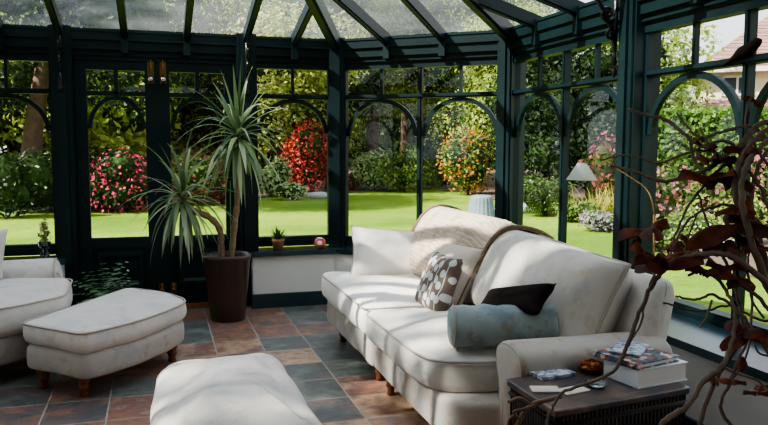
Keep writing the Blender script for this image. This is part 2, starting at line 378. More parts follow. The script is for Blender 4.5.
def puff(outline, z0, z1, r0, r1, dome=0.0, side=0.0, caps=7, wob=0.0, seed=1, axis=None, dome0=0.0):
    """soft upholstered slab over an outline: rounded edges, swelling sides, domed top"""
    N = normals2(outline); n = len(outline); rings = []
    for k in range(5): a = PI / 2 * k / 4; rings.append((r0 * (1 - math.sin(a)), z0 + r0 * (1 - math.cos(a))))
    for k in range(1, 4): rings.append((0, z0 + r0 + (z1 - r1 - z0 - r0) * k / 4))
    for k in range(6): a = PI / 2 * k / 5; rings.append((r1 * (1 - math.cos(a)), z1 - r1 + r1 * math.sin(a)))
    V, F = [], []; H = z1 - z0
    for ins, z in rings:
        b = side * max(0, 1 - ((z - z0) / H * 2 - 1) ** 2)
        for (x, y), (nx, ny) in zip(outline, N): V.append((x + nx * (b - ins), y + ny * (b - ins), z))
    last = len(rings) - 1
    cx = sum(p[0] for p in outline) / n; cy = sum(p[1] for p in outline) / n
    top = V[last * n:(last + 1) * n]
    for c in range(1, caps):
        f = c / caps
        for (x, y, z) in top: V.append((x + (cx - x) * f, y + (cy - y) * f, z1 + dome * (1 - (1 - f) ** 2.2)))
    ti = len(V); V.append((cx, cy, z1 + dome))
    nr = len(rings) + caps - 1
    for i in range(nr - 1):
        for k in range(n): a, b = i * n + k, i * n + (k + 1) % n; F.append((a, b, b + n, a + n))
    for k in range(n): F.append(((nr - 1) * n + k, (nr - 1) * n + (k + 1) % n, ti))
    bot = [V[k] for k in range(n)]; st = len(V)
    for c in range(1, caps):
        f = c / caps
        for (x, y, z) in bot: V.append((x + (cx - x) * f, y + (cy - y) * f, z0 - dome0 * (1 - (1 - f) ** 2.2)))
    bi = len(V); V.append((cx, cy, z0 - dome0))
    prevs = list(range(n))
    for c in range(caps - 1):
        cur = [st + c * n + k for k in range(n)]
        for k in range(n): F.append((prevs[k], cur[k], cur[(k + 1) % n], prevs[(k + 1) % n]))
        prevs = cur
    for k in range(n): F.append((prevs[(k + 1) % n], prevs[k], bi))
    if wob:
        from mathutils import noise as nz
        V = [tuple(Vector(v) + Vector((nz.noise(Vector((v[0] * 6 + seed, v[1] * 6, v[2] * 6))), nz.noise(Vector((v[0] * 6, v[1] * 6 + seed + 9, v[2] * 6))), nz.noise(Vector((v[0] * 5, v[1] * 5, v[2] * 5 + seed + 4))))) * wob) for v in V]
    if axis: V = [axis(*v) for v in V]
    return V, F
def ring_at(outline, z, ins=0.0, axis=None):
    N = normals2(outline); P = [(x - nx * ins, y - ny * ins, z) for (x, y), (nx, ny) in zip(outline, N)]
    return [axis(*p) for p in P] if axis else P
def pillow(w, h, t, n=22, pinch=.07, pw=.5, crush=0.0, seed=0):
    """knife-edge cushion lying in its own x-y plane, y up the cushion; uv follow the cover"""
    from mathutils import noise as nz
    V, F, rim = [], [], []
    def pt(i, j, s):
        u, v = 2 * i / n - 1, 2 * j / n - 1
        x = u * w / 2 * (1 - pinch * (1 - v * v)); y = v * h / 2 * (1 - pinch * (1 - u * u))
        z = s * t / 2 * max(0, (1 - u ** 4) * (1 - v ** 4)) ** pw
        z += crush * nz.noise(Vector((u * 2.2 + seed, v * 2.2, seed))) * (1 - u * u) * (1 - v * v)
        return (x, y, z)
    idx = {}
    for s in (1, -1):
        for i in range(n + 1):
            for j in range(n + 1):
                if s == -1 and (i in (0, n) or j in (0, n)): idx[(s, i, j)] = idx[(1, i, j)]; continue
                idx[(s, i, j)] = len(V); V.append(pt(i, j, s))
        for i in range(n):
            for j in range(n):
                q = (idx[(s, i, j)], idx[(s, i + 1, j)], idx[(s, i + 1, j + 1)], idx[(s, i, j + 1)]); F.append(q if s == 1 else q[::-1])
    rim = [V[idx[(1, i, 0)]] for i in range(n)] + [V[idx[(1, n, j)]] for j in range(n)] + [V[idx[(1, i, n)]] for i in range(n, 0, -1)] + [V[idx[(1, 0, j)]] for j in range(n, 0, -1)]
    return (V, F), rim
def frame(origin, xdir, ydir):
    x = Vector(xdir).normalized(); y = Vector(ydir); y = (y - x * y.dot(x)).normalized(); z = x.cross(y); o = Vector(origin)
    return Matrix(((x.x, y.x, z.x, o.x), (x.y, y.y, z.y, o.y), (x.z, y.z, z.z, o.z), (0, 0, 0, 1)))
def cushion(name, label, cat, w, h, t, m, mat, pipe=None, pinch=.07, pw=.5, crush=0.0, seed=0, parent=None, pr=.006):
    g, rim = pillow(w, h, t, 22, pinch, pw, crush, seed)
    loc = None
    if parent is None:
        zmin = min((m @ Vector(v)).z for v in g[0]); c = m.translation
        root = thing(name, label, cat, (c.x, c.y, zmin)); nm = 'cushion_cover'
    else: root = parent; nm = name
    o = mk(nm, xf(g, m), mat, root, True)
    uv = o.data.uv_layers.new(name='UVMap'); n0 = g[0]
    for lp in o.data.loops:
        v = n0[lp.vertex_index]; uv.data[lp.index].uv = (v[0] / w + .5, v[1] / h + .5)
    if pipe: mk('piping', xf(tube([Vector(p) for p in rim], pr, 6, True), m), pipe, o if parent else root, True)
    return root, o
def leafgeo(blobs, n, size, seed, aspect=.5, core=.72, upb=.35, inner=.6):
    """a mass of single leaves over ellipsoids (cx,cy,cz,rx,ry,rz) with a darker inside"""
    rng = np.random.default_rng(seed); B = np.array(blobs, float)
    wts = (B[:, 3] * B[:, 4] + B[:, 4] * B[:, 5] + B[:, 3] * B[:, 5]); wts /= wts.sum()
    k = rng.choice(len(B), n, p=wts); d = rng.normal(size=(n, 3)); d /= np.linalg.norm(d, axis=1)[:, None]
    r = rng.uniform(inner, 1.08, n) ** .7
    P = B[k, :3] + d * B[k, 3:] * r[:, None]
    nr = d + rng.normal(size=(n, 3)) * .75; nr[:, 2] += upb; nr /= np.linalg.norm(nr, axis=1)[:, None]
    t = np.cross(nr, rng.normal(size=(n, 3))); t /= np.linalg.norm(t, axis=1)[:, None]; b = np.cross(nr, t)
    s = size * rng.uniform(.6, 1.35, n)[:, None]
    V = np.stack([P - t * s * .5, P + b * s * aspect * .5 + nr * s * .06, P + t * s * .5, P - b * s * aspect * .5 + nr * s * .06], 1).reshape(-1, 3)
    V = V.tolist(); F = [(4 * i, 4 * i + 1, 4 * i + 2, 4 * i + 3) for i in range(n)]; I = [0] * n
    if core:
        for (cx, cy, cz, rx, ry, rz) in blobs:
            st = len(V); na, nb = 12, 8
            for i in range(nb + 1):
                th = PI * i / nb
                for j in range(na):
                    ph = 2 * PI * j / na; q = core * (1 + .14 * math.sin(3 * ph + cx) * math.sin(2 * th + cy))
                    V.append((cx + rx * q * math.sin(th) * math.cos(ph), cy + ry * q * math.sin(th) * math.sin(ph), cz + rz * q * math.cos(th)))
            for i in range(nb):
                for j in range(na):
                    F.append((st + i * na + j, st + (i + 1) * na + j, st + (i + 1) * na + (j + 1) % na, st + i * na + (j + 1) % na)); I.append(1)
    return V, F, I
def strap(base, az, el, length, width, droop, seg=8, fold=.25):
    """one long arching blade"""
    d0 = Vector((math.cos(az) * math.cos(el), math.sin(az) * math.cos(el), math.sin(el))); side = Vector((-math.sin(az), math.cos(az), 0))
    V, F = [], []; p = Vector(base); d = d0.copy()
    for i in range(seg + 1):
        t = i / seg; w = width * (min(1, .45 + t * 2.2) if t < .3 else (1 - ((t - .3) / .7) ** 1.6)) * .5 + .0006
        nrm = side.cross(d).normalized()
        V += [tuple(p - side * w + nrm * w * fold), tuple(p), tuple(p + side * w + nrm * w * fold)]
        if i < seg:
            p = p + d * (length / seg); d = (d + Vector((0, 0, -1)) * droop / seg).normalized()
            a = 3 * i; F += [(a, a + 1, a + 4, a + 3), (a + 1, a + 2, a + 5, a + 4)]
    return V, F
# ------------------------------------------------------------------ the conservatory
C1 = (1.617, 6.75); C2 = (2.85, 5.68); C0 = (.055 - C1[0], 6.75); CL = (.055 - C2[0], 5.68)
YB = -1.6
smk('floor', box(-2.9, 2.95, YB - .1, 6.85, -.06, 0), M['floor'])
def bay(num, p0, p1, npane, zb, n_in, post=True, stile=.035, kind='window', panes_upper=2):
    """a glazed bay from p0 to p1 (left to right seen from inside): frame, mullions, arches, small top panes, glass"""
    p0, p1 = Vector((*p0, 0)), Vector((*p1, 0)); L = (p1 - p0).length; s = (p1 - p0).normalized(); n = Vector((*n_in, 0)).normalized()
    def loc(geo):   # (s, inward, z)
        return [tuple(p0 + s * v[0] + n * v[1] + Vector((0, 0, v[2]))) for v in geo[0]], geo[1]
    w = struct('window_%d' % num, tuple(p0))
    ZT, ZH, TR = 2.17, 2.115, 1.872
    pw = .065 if post else 0
    a, b = pw, L - pw
    mk('window_frame', loc(join(box(a, b, -.035, .045, zb - .085, zb), box(a, b, -.035, .045, ZH, ZT),
        box(a, a + stile, -.02, .035, zb, ZH), box(b - stile, b, -.02, .035, zb, ZH), box(a, b, .045, .06, zb - .085, zb - .03))), M['paint'], w)
    a2, b2 = a + stile, b - stile; pwid = (b2 - a2) / npane
    mk('transom', loc(join(box(a2, b2, -.03, .04, TR - .02, TR + .02), box(a2, b2, .04, .052, TR - .008, TR + .014))), M['paint'], w)
    for i in range(1, npane):
        c = a2 + pwid * i; mk('mullion', loc(join(box(c - .021, c + .021, -.015, .03, zb, ZH), box(c - .010, c + .010, .03, .04, zb, ZH))), M['paint'], w)
    for i in range(npane):
        l = a2 + pwid * i + (.021 if i else 0); r = a2 + pwid * (i + 1) - (.021 if i < npane - 1 else 0)
        c = (l + r) / 2; mk('glazing_bar', loc(box(c - .013, c + .013, -.010, .02, TR + .02, ZH)), M['paint'], w)
        hw = (r - l) / 2; hh = min(hw * .95, .34); V, F = [], []; K = 20
        for k in range(K + 1):
            t = PI * k / K
            for dd in (0, .036):
                x = c - (hw - dd) * math.cos(t); z = TR - .02 - hh + (hh - dd) * math.sin(t)
                V += [(x, -.010, z), (x, .022, z)]
        for k in range(K):
            q = 4 * k; e = q + 4; F += [(q, q + 1, e + 1, e), (q + 2, e + 2, e + 3, q + 3), (q + 1, q + 3, e + 3, e + 1), (q, e, e + 2, q + 2)]
        mk('arch', loc((V, F)), M['paint'], w)
    mk('pane', loc(([(a2, 0, zb), (b2, 0, zb), (b2, 0, ZH), (a2, 0, ZH)], [(0, 1, 2, 3)])), M['glass'], w)
    return w
nA = (-(C1[1] - C2[1]), -(C2[0] - C1[0]))
nL = (C1[1] - C2[1], -(C2[0] - C1[0]))
DL, DR = -.72, .775        # door posts
bay(1, (-1.562, 6.75), (DL, 6.75), 1, .61, (0, -1))
bay(2, (DR, 6.75), C1, 1, .61, (0, -1))
bay(3, C1, C2, 2, .60, nA)
RY = [5.68, 3.95, 2.2, .45]
for i in range(3): bay(4 + i, (2.85, RY[i]), (2.85, RY[i + 1]), 2, .565, (-1, 0))
bay(8, CL, C0, 2, .60, nL)
for i in range(2): bay(9 + i, (CL[0], RY[i + 1]), (CL[0], RY[i]), 2, .565, (1, 0))
# posts at the joints
def post(num, x, y, ang, w=.13, d=.15, inn=.03):
    m = Matrix.Translation((x, y, 0)) @ Matrix.Rotation(ang, 4, 'Z')
    g = join(box(-w / 2, w / 2, -d / 2 - inn, d / 2, .45, 2.4), box(-w / 2 - .012, w / 2 + .012, -d / 2 - inn + .02, d / 2, .45, 2.4), box(-w / 4, w / 4, -d / 2 - inn - .02, 0, .45, 2.4))
    smk('trim_%d' % num, xf(g, m), M['paint'])
tn = 1
for (x, y, a) in [(DL, 6.75, 0), (DR, 6.75, 0), (C1[0], C1[1], math.radians(-20)), (C2[0], C2[1], math.radians(-65)), (C0[0], C0[1], math.radians(20)), (CL[0], CL[1], math.radians(65))] + [(2.85, y, -PI / 2) for y in RY[1:]] + [(CL[0], y, PI / 2) for y in RY[1:]]:
    post(tn, x, y, a, .15 if tn <= 2 else .13, inn=.05); tn += 1
# post feet beside the doors run to the floor
for x in (DL, DR):
    smk('trim_%d' % tn, box(x - .075, x + .075, 6.66, 6.83, 0, .47), M['paint']); tn += 1
# eaves beam, stepped, round the whole room
def run(p0, p1, n, secs, ext=0.0):
    p0, p1 = Vector((*p0, 0)), Vector((*p1, 0)); s = (p1 - p0).normalized(); L = (p1 - p0).length; n = Vector((*n, 0)).normalized(); g = []
    for (d0, d1, z0, z1, e0, e1) in secs:
        V, F = box(-e0, L + e1, d0, d1, z0, z1); g.append(([tuple(p0 + s * v[0] + n * v[1] + Vector((0, 0, v[2]))) for v in V], F))
    return join(*g)
SEG = [(C0, C1, (0, -1)), (C1, C2, nA), (C2, (2.85, YB), (-1, 0)), (CL, C0, nL), ((CL[0], YB), CL, (1, 0))]
for k, (a, b, n) in enumerate(SEG):
    secs = [(-.1, .055, 2.165, 2.225, 0, 0), (-.1, .08, 2.222, 2.30, -.01, -.01), (-.1, .10, 2.297, 2.385, -.02, -.02), (.055, .068, 2.178, 2.19, -.02, -.02), (.10, .108, 2.365, 2.385, -.03, -.03)]
    smk('trim_%d' % tn, run(a, b, n, secs), M['paint']); tn += 1
# dwarf walls, sills, skirting
I1 = (1.525, 6.55); I2 = (2.47, 5.73); J1 = (.055 - I1[0], 6.55); J2 = (.055 - I2[0], 5.73)
def prism(poly, z0, z1):
    n = len(poly); V = [(x, y, z0) for x, y in poly] + [(x, y, z1) for x, y in poly]
    F = [tuple(range(n - 1, -1, -1)), tuple(range(n, 2 * n))] + [(i, (i + 1) % n, n + (i + 1) % n, n + i) for i in range(n)]
    return V, F
O1 = (1.67, 6.87); O2 = (2.95, 5.75)
mir = lambda P: [(.055 - x, y) for x, y in P][::-1]
WR = {'right_front': [(.80, 6.55), I1, O1, (.80, 6.87)], 'corner_right': [I1, I2, O2, O1], 'right': [I2, (2.47, YB), (2.95, YB), O2]}
S1 = (1.54, 6.50); S2 = (2.42, 5.70)
SR = [[(.775, 6.50), S1, (1.62, 6.80), (.775, 6.80)], [S1, S2, (2.86, 5.74), (1.62, 6.80)], [S2, (2.42, YB), (2.90, YB), (2.90, 5.70)]]
BR = [[(.785, 6.525), (1.53, 6.525), I1, (.785, 6.56)], [(1.53, 6.525), (2.45, 5.72), I2, I1], [(2.45, 5.72), (2.45, YB), (2.48, YB), (2.48, 5.72)]]
for k, (nm, P) in enumerate(WR.items()):
    smk('wall_' + nm, prism(P, -.1, .465), M['wall']); smk('wall_' + nm.replace('right', 'left'), prism(mir(P), -.1, .465), M['wall'])
for P in SR:
    g = join(prism(P, .475, .505), prism([(x, y) for x, y in P], .462, .474))
    smk('trim_%d' % tn, prism(P, .464, .505), M['sill']); tn += 1
    smk('trim_%d' % tn, prism(mir(P), .464, .505), M['sill']); tn += 1
for k, P in enumerate(BR):
    nm = ['right_front', 'corner_right', 'right'][k]
    smk('baseboard_' + nm, prism(P, 0, .125), M['sill']); smk('baseboard_' + nm.replace('right', 'left'), prism(mir(P), 0, .125), M['sill'])
# back wall (the house behind the camera)
smk('wall_back', box(-2.95, 3.0, YB - .2, YB, -.1, 3.4), M['house'])
smk('wall_right_rear', box(2.86, 2.99, YB, .39, .5, 2.6), M['house']); smk('wall_left_rear', box(-2.95, -2.81, YB, 2.2, .5, 2.6), M['house'])  # left rear wall added unseen in place of windows, to darken the room
smk('shade_ceiling', box(-2.95, 3.0, YB, 1.98, 2.42, 2.5), M['house']); smk('wall_above_opening', box(-2.95, 3.0, 1.98, 2.06, 2.41, 3.5), M['house'])  # unseen solid ceiling and header, added to keep skylight off the near room
# doors
def door_leaf(num, x0, x1, hinge):
    d = struct('door_%d' % num, (x0, 6.75, 0)); yf, yb = 6.715, 6.775
    zg0, zg1, st = .645, 2.06, .10
    a, b = x0 + st, x1 - st; TR = 1.865
    mk('door_frame', join(box(x0, a, yf, yb, .045, 2.14), box(b, x1, yf, yb, .045, 2.14), box(a, b, yf, yb, zg1, 2.14), box(a, b, yf, yb, .56, zg0), box(a, b, yf, yb, .045, .17)), M['paint'], d)
    mk('door_panel', join(box(a, b, yf + .02, yb - .01, .17, .56)), M['paint'], d)
    V, F = [], []
    for (e, y, ) in ((0, yf + .02), (.02, yf - .012), (.045, yf - .012), (.07, yf + .01)):
        V += [(a + .03 + e, y, .20 + e), (b - .03 - e, y, .20 + e), (b - .03 - e, y, .53 - e), (a + .03 + e, y, .53 - e)]
    for i in range(3):
        for k in range(4): F.append((4 * i + k, 4 * i + (k + 1) % 4, 4 * i + 4 + (k + 1) % 4, 4 * i + 4 + k))
    mk('panel_moulding', (V, F), M['paint'], d)
    mk('transom', box(a, b, yf, yb, TR - .018, TR + .018), M['paint'], d)
    c = (a + b) / 2; mk('glazing_bar', box(c - .017, c + .017, yf, yb, TR, zg1), M['paint'], d)
    hw = (b - a) / 2; hh = .27; V, F = [], []; K = 20
    for k in range(K + 1):
        t = PI * k / K
        for dd in (0, .034):
            x = c - (hw - dd) * math.cos(t); z = TR - .018 - hh + (hh - dd) * math.sin(t); V += [(x, yb - .005, z), (x, yf, z)]
    for k in range(K):
        q = 4 * k; e = q + 4; F += [(q, q + 1, e + 1, e), (q + 2, e + 2, e + 3, q + 3), (q + 1, q + 3, e + 3, e + 1), (q, e, e + 2, q + 2)]
    mk('arch', (V, F), M['paint'], d)
    mk('pane', ([(a, 6.745, zg0), (b, 6.745, zg0), (b, 6.745, zg1), (a, 6.745, zg1)], [(0, 1, 2, 3)]), M['glass'], d)
    xb = x1 - .05 if hinge == 'L' else x0 + .05
    # tall brass bolts: plate with pointed top, rod and knob; short ones at the foot
    for (z0, z1, tip) in ((1.955, 2.185, .03), (.145, .235, 0)):
        if not tip: xb += .05
        pl = [(xb - .026, z0), (xb + .026, z0), (xb + .026, z1 - tip), (xb, z1), (xb - .026, z1 - tip)]
        V = [(x, y, z) for y in (yf - .014, yf) for x, z in pl]; n = 5
        F = [tuple(range(n)), tuple(range(2 * n - 1, n - 1, -1))] + [(i, n + i, n + (i + 1) % n, (i + 1) % n) for i in range(n)]
        bolt = mk('door_bolt', (V, F), M['brass'], d)
        mk('bolt_rod', tube([(xb, yf - .02, z0 + .01), (xb, yf - .02, z1 - tip)], .009, 10), M['brass'], bolt, True)
        zk = z0 + .035
        mk('knob', xf(lathe([(.006, 0), (.008, .018), (.02, .026), (.022, .036), (.014, .046), (.001, .048)], 0, 0, 14), Matrix.Translation((xb, yf - .012, zk)) @ Matrix.Rotation(PI / 2, 4, 'X')), M['chrome'] if tip else M['brass'], bolt, True)
    return d
smk('trim_90', box(.012, .044, 6.772, 6.79, .045, 2.14), M['paint'])
d1 = door_leaf(1, DL + .085, .028, 'L'); d2 = door_leaf(2, .028, DR - .085, 'R')
mk('keyhole_knob', xf(lathe([(.006, 0), (.008, .02), (.017, .028), (.012, .04), (.001, .042)], 0, 0, 12), Matrix.Translation((-.25, 6.72, .36)) @ Matrix.Rotation(PI / 2, 4, 'X')), M['chrome'], d1, True)
smk('trim_%d' % tn, box(DL + .07, DR - .07, 6.68, 6.84, 0, .045), M['threshold']); tn += 1
smk('trim_%d' % tn, box(DL + .06, DR - .06, 6.70, 6.80, 2.14, 2.2), M['paint']); tn += 1
for x in (DL + .075, DR - .085): smk('trim_%d' % tn, box(x, x + .012, 6.68, 6.78, .045, 2.16), M['paint']); tn += 1
# glazed roof
AP = Vector((.03, 3.1, 3.25)); ZE = 2.385
roof = struct('roof', (0, 0, 2.385))
E0, E1, E2, EL = [Vector((p[0], p[1], ZE)) for p in (C0, C1, C2, CL)]
YR = 2.0
BR_, BL_, RB = Vector((2.85, YR, ZE)), Vector((CL[0], YR, ZE)), Vector((.03, YR, 3.25))
FACES = [[E0, E1, AP], [E1, E2, AP], [E2, BR_, RB, AP], [EL, E0, AP], [BL_, EL, AP, RB]]
def beam(a, b, w, h, up=0.0):
    """rectangular bar hung under the line a-b"""
    a, b = Vector(a), Vector(b); t = (b - a).normalized(); s = t.cross(Vector((0, 0, 1))).normalized(); n = s.cross(t).normalized()
    V = [tuple(p + s * x + n * (z + up)) for p in (a, b) for x in (-w / 2, w / 2) for z in (-h, 0)]
    return V, [(0, 1, 3, 2), (4, 6, 7, 5), (0, 4, 5, 1), (2, 3, 7, 6), (0, 2, 6, 4), (1, 5, 7, 3)]
for f in FACES:
    mk('roof_pane', ([tuple(p + Vector((0, 0, .02))) for p in f], [tuple(range(len(f)))]), M['roofglass'], roof)
def rafters(f, ts):
    a, b = f[0], f[1]; e = (b - a).normalized(); nrm = e.cross(f[-1] - a).normalized(); up = nrm.cross(e); up = up if up.z > 0 else -up
    for t in ts:
        p = a + (b - a) * t; best = None
        for i in range(1, len(f)):
            q0, q1 = f[i], f[(i + 1) % len(f)]
            # solve p + up*u = q0 + (q1-q0)*v  in the face plane
            d = q1 - q0; A = up.dot(e), -d.dot(e); B = up.dot(up), -d.dot(up); r = q0 - p
            det = A[0] * B[1] - A[1] * B[0]
            if abs(det) < 1e-9: continue
            u = (r.dot(e) * B[1] - A[1] * r.dot(up)) / det; v = (A[0] * r.dot(up) - B[0] * r.dot(e)) / det
            if u > .05 and -1e-6 <= v <= 1 + 1e-6 and (best is None or u < best): best = u
        if best is None: continue
        n_in = Vector((up.x, up.y, 0)).normalized()
        big = join(beam(p, p + up * best, .055, .085), beam(p, p + up * best, .03, .10))
        rf = mk('rafter', big, M['paint'], roof)
        m = frame(p, e, Vector((0, 0, 1)))
        g = box(-.028, .028, -.19, -.02, -.03, -.118 if n_in.dot(m.to_3x3() @ Vector((0, 0, 1))) < 0 else .118)
        mk('rafter_foot', xf(g, m), M['paint'], rf)
W = C1[0] - C0[0]
rafters(FACES[0], [(x - C0[0]) / W for x in (-1.16, DL, -.222, .277, DR, 1.20)])
rafters(FACES[1], [.325, .64]); rafters(FACES[3], [.35, .67])
RL = C2[1] - YR
rafters(FACES[2], [(C2[1] - y) / RL for y in (5.12, 4.54, 3.95, 3.37, 2.78)])
rafters(FACES[4], [(y - YR) / RL for y in (5.12, 4.54, 3.95, 3.37, 2.78)])
for p in (E0, E1, E2, EL): mk('hip_rafter', join(beam(p, AP, .085, .11), beam(p, AP, .045, .13)), M['paint'], roof)
mk('ridge_beam', beam(AP, RB, .09, .16), M['paint'], roof)
# wrought scroll brackets on the posts
def spiral(c, r0, r1, a0, turns, ux, uz, n=26):
    return [c + ux * ((r0 + (r1 - r0) * k / n) * math.cos(a0 + turns * 2 * PI * k / n)) + uz * ((r0 + (r1 - r0) * k / n) * math.sin(a0 + turns * 2 * PI * k / n)) for k in range(n + 1)]
def bracket(x, y, n, label):
    u = Vector((*n, 0)).normalized(); z = Vector((0, 0, 1)); o = Vector((x, y, 2.0))
    r = thing('scroll_bracket', label, 'bracket', tuple(o), 'wrought scroll brackets under the roof bars')
    mk('backplate', tube([o + z * .0, o + z * .16, o + z * .47], [.012, .016, .014], 8), M['iron'], r, True)
    mk('arm', tube(smooth_path([o + z * .05, o + u * .05 + z * .2, o + u * .16 + z * .36, o + u * .30 + z * .48], 6), [.013] * 19, 8), M['iron'], r, True)
    for (cu, cz, r0, r1, a0, tr) in [(.075, .40, .075, .014, 2.6, -1.5), (.055, .245, .055, .01, 3.3, 1.4), (.032, .12, .034, .008, 2.5, -1.4), (.17, .45, .05, .01, 3.6, 1.4)]:
        mk('scroll', tube(spiral(o + u * cu + z * cz, r0, r1, a0, tr, u, z), .011, 8), M['iron'], r, True)
    mk('drop_finial', lathe([(.004, 1.86), (.018, 1.885), (.022, 1.905), (.012, 1.925), (.02, 1.95), (.014, 1.98), (.012, 2.02)], o.x, o.y, 12, True), M['iron'], r, True)
bracket(2.70, 4.02, (-1, 0), 'black wrought scroll bracket high on the right-hand wall post')
bracket(DL, 6.60, (0, -1), 'dark scroll bracket on the post to the left of the double doors')
bracket(DR, 6.60, (0, -1), 'dark scroll bracket on the post above the tall yucca')
# ------------------------------------------------------------------ furniture
def turned_leg(x, y, z1, r=.032):
    k = z1 / .13
    return lathe([(r * .55, 0), (r * .75, .006 * k), (r * .62, .03 * k), (r * .8, .05 * k), (r * 1.0, .058 * k), (r * .8, .066 * k), (r * .85, .085 * k), (r * 1.1, .105 * k), (r * 1.15, z1)], x, y, 16, True)
# --- sofa
sofa = thing('sofa', 'long cream loose-covered sofa along the right-hand windows', 'sofa', (1.7, 4.1, 0))
bf = round_poly([(1.205, 4.165), (2.22, 4.165), (2.22, 5.44), (1.205, 5.44)], [.03, .03, .05, .09], .06)
bn = round_poly([(1.21, 4.15), (1.205, 3.12), (1.25, 2.95), (1.44, 2.90), (1.44, 2.78), (2.22, 2.78), (2.22, 4.15)], [.03, .15, .08, .04, .03, .03, .03], .06)
for o_ in (bf, bn):
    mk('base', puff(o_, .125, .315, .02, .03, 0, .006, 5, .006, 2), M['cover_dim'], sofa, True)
for x, y in ((1.29, 5.24), (1.29, 4.30), (1.275, 4.02), (1.32, 3.05), (2.12, 5.3), (2.12, 2.88)): mk('leg', turned_leg(x, y, .135), M['wood'], sofa, True)
cf = round_poly([(1.165, 4.17), (1.97, 4.17), (1.97, 5.22), (1.50, 5.24), (1.42, 5.43), (1.17, 5.43)], [.05, .05, .08, .06, .1, .12], .05)
cn = round_poly([(1.165, 4.15), (1.165, 3.30), (1.20, 3.12), (1.42, 3.045), (1.97, 3.03), (1.97, 4.15)], [.06, .2, .1, .06, .06, .05], .05)
for k, o_ in enumerate((cf, cn)):
    c = mk('seat_cushion', puff(o_, .30, .495 if k == 0 else .475, .05, .035, .04, .018, 8, .012, 3 + k), M['white_cloth'] if k == 0 else M['cover'], sofa, True)
    mk('piping', tube(ring_at(o_, .482 if k == 0 else .462, -.012), .006, 6, True), M['piping'], c, True)
def arm(name, y0, y1, inner):
    yc = (y0 + y1) / 2
    # outline in y-z, rolled top; swept along x
    o_ = round_poly([(y0 + .02, .13), (y1 - .02, .13), (y1 - .01, .42), (y1 + .025, .48), (y1 + .015, .575), (yc, .615), (y0 - .025, .575), (y0 - .04, .48), (y0 + .01, .42)], [.02, .02, .05, .06, .09, .2, .09, .06, .05], .03)
    ax = lambda a, b, c: (3.64 - c if False else c, a, b)
    g = puff(o_, 1.425, 2.18, .035, .03, .0, 0.0, 5, .008, 5, axis=lambda a, b, c: (c + (.09 * max(0, (.35 - b)) if c < 1.6 else 0), a, b), dome0=.012)
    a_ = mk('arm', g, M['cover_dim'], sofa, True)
    mk('piping', tube([(1.432 + .09 * max(0, .35 - p[1]), p[0], p[1]) for p in [(q[0], q[1]) for q in ring_at(o_, 0, .012)]], .006, 6, True), M['piping'], a_, True)
arm('arm', 2.745, 2.945, 1)
arm('arm', 5.27, 5.44, -1)
# raked back, slightly rolled top
bo = round_poly([(1.99, .30), (2.16, .27), (2.26, .78), (2.23, .85), (2.16, .85), (2.10, .78)], [.02, .02, .05, .05, .05, .06], .05)
mk('back', puff(bo, 2.80, 5.42, .04, .04, .01, .004, 5, .008, 7, axis=lambda a, b, c: (a, c, b), dome0=.01), M['cover'], sofa, True)
tl = math.radians(24)
def upright(y, x, zc, yaw=0.0, lean=tl):
    """cushion frame: its face looks to -x and leans back"""
    xd = Vector((0, -1, 0)); xd.rotate(Matrix.Rotation(yaw, 3, 'Z'))
    nrm = Vector((-1, 0, 0)); nrm.rotate(Matrix.Rotation(yaw, 3, 'Z')); yd = Vector((0, 0, 1)) * math.cos(lean) - nrm * math.sin(lean)
    return frame((x, y, zc), xd, yd)
sc_objs = []
_, bc1 = cushion('back_cushion', '', '', 1.22, .55, .38, upright(3.50, 1.95, .685) @ Matrix.Rotation(-.05, 4, 'Z'), M['cover'], M['piping'], .035, .42, .02, 3, sofa, .007)
_, bc2 = cushion('back_cushion', '', '', 1.16, .57, .40, upright(4.72, 1.97, .71), M['white_cloth'], M['piping'], .035, .42, .02, 8, sofa, .007)
# --- scatter cushions on the sofa
m = frame((1.61, 5.13, .645), (.96, -.10, -.08), (-.10, .40, 1))
cushion('scatter_cushion', 'white cushion propped at the far end of the sofa below the sill', 'cushion', .58, .41, .22, m, M['white_cloth'], M['piping'], .09, .5, .03, 1, None, .004)
m = upright(4.30, 1.76, .64, .12, math.radians(30))
cushion('scatter_cushion', 'plain beige cushion standing behind the brown leaf-print cushion', 'cushion', .46, .42, .17, m, M['beige_cloth'], M['fringe'], .06, .5, .01, 2, None, .005)
m = upright(4.12, 1.60, .625, .05, math.radians(22))
cushion('scatter_cushion', 'brown cushion printed with pale leaf sprays', 'cushion', .38, .36, .13, m, M['leafprint'], None, .06, .5, .01, 5)
q0, q1 = at_x(484, 302, 1.74), at_x(546, 299, 1.66); m = frame((q0 + q1) / 2, q1 - q0, (.40, .12, .50))
cushion('scatter_cushion', 'small dark brown velvet-look cushion lying behind the bolster', 'cushion', (q1 - q0).length * 1.05, .17, .10, m, M['brown_cloth'], None, .12, .5, .01, 6)
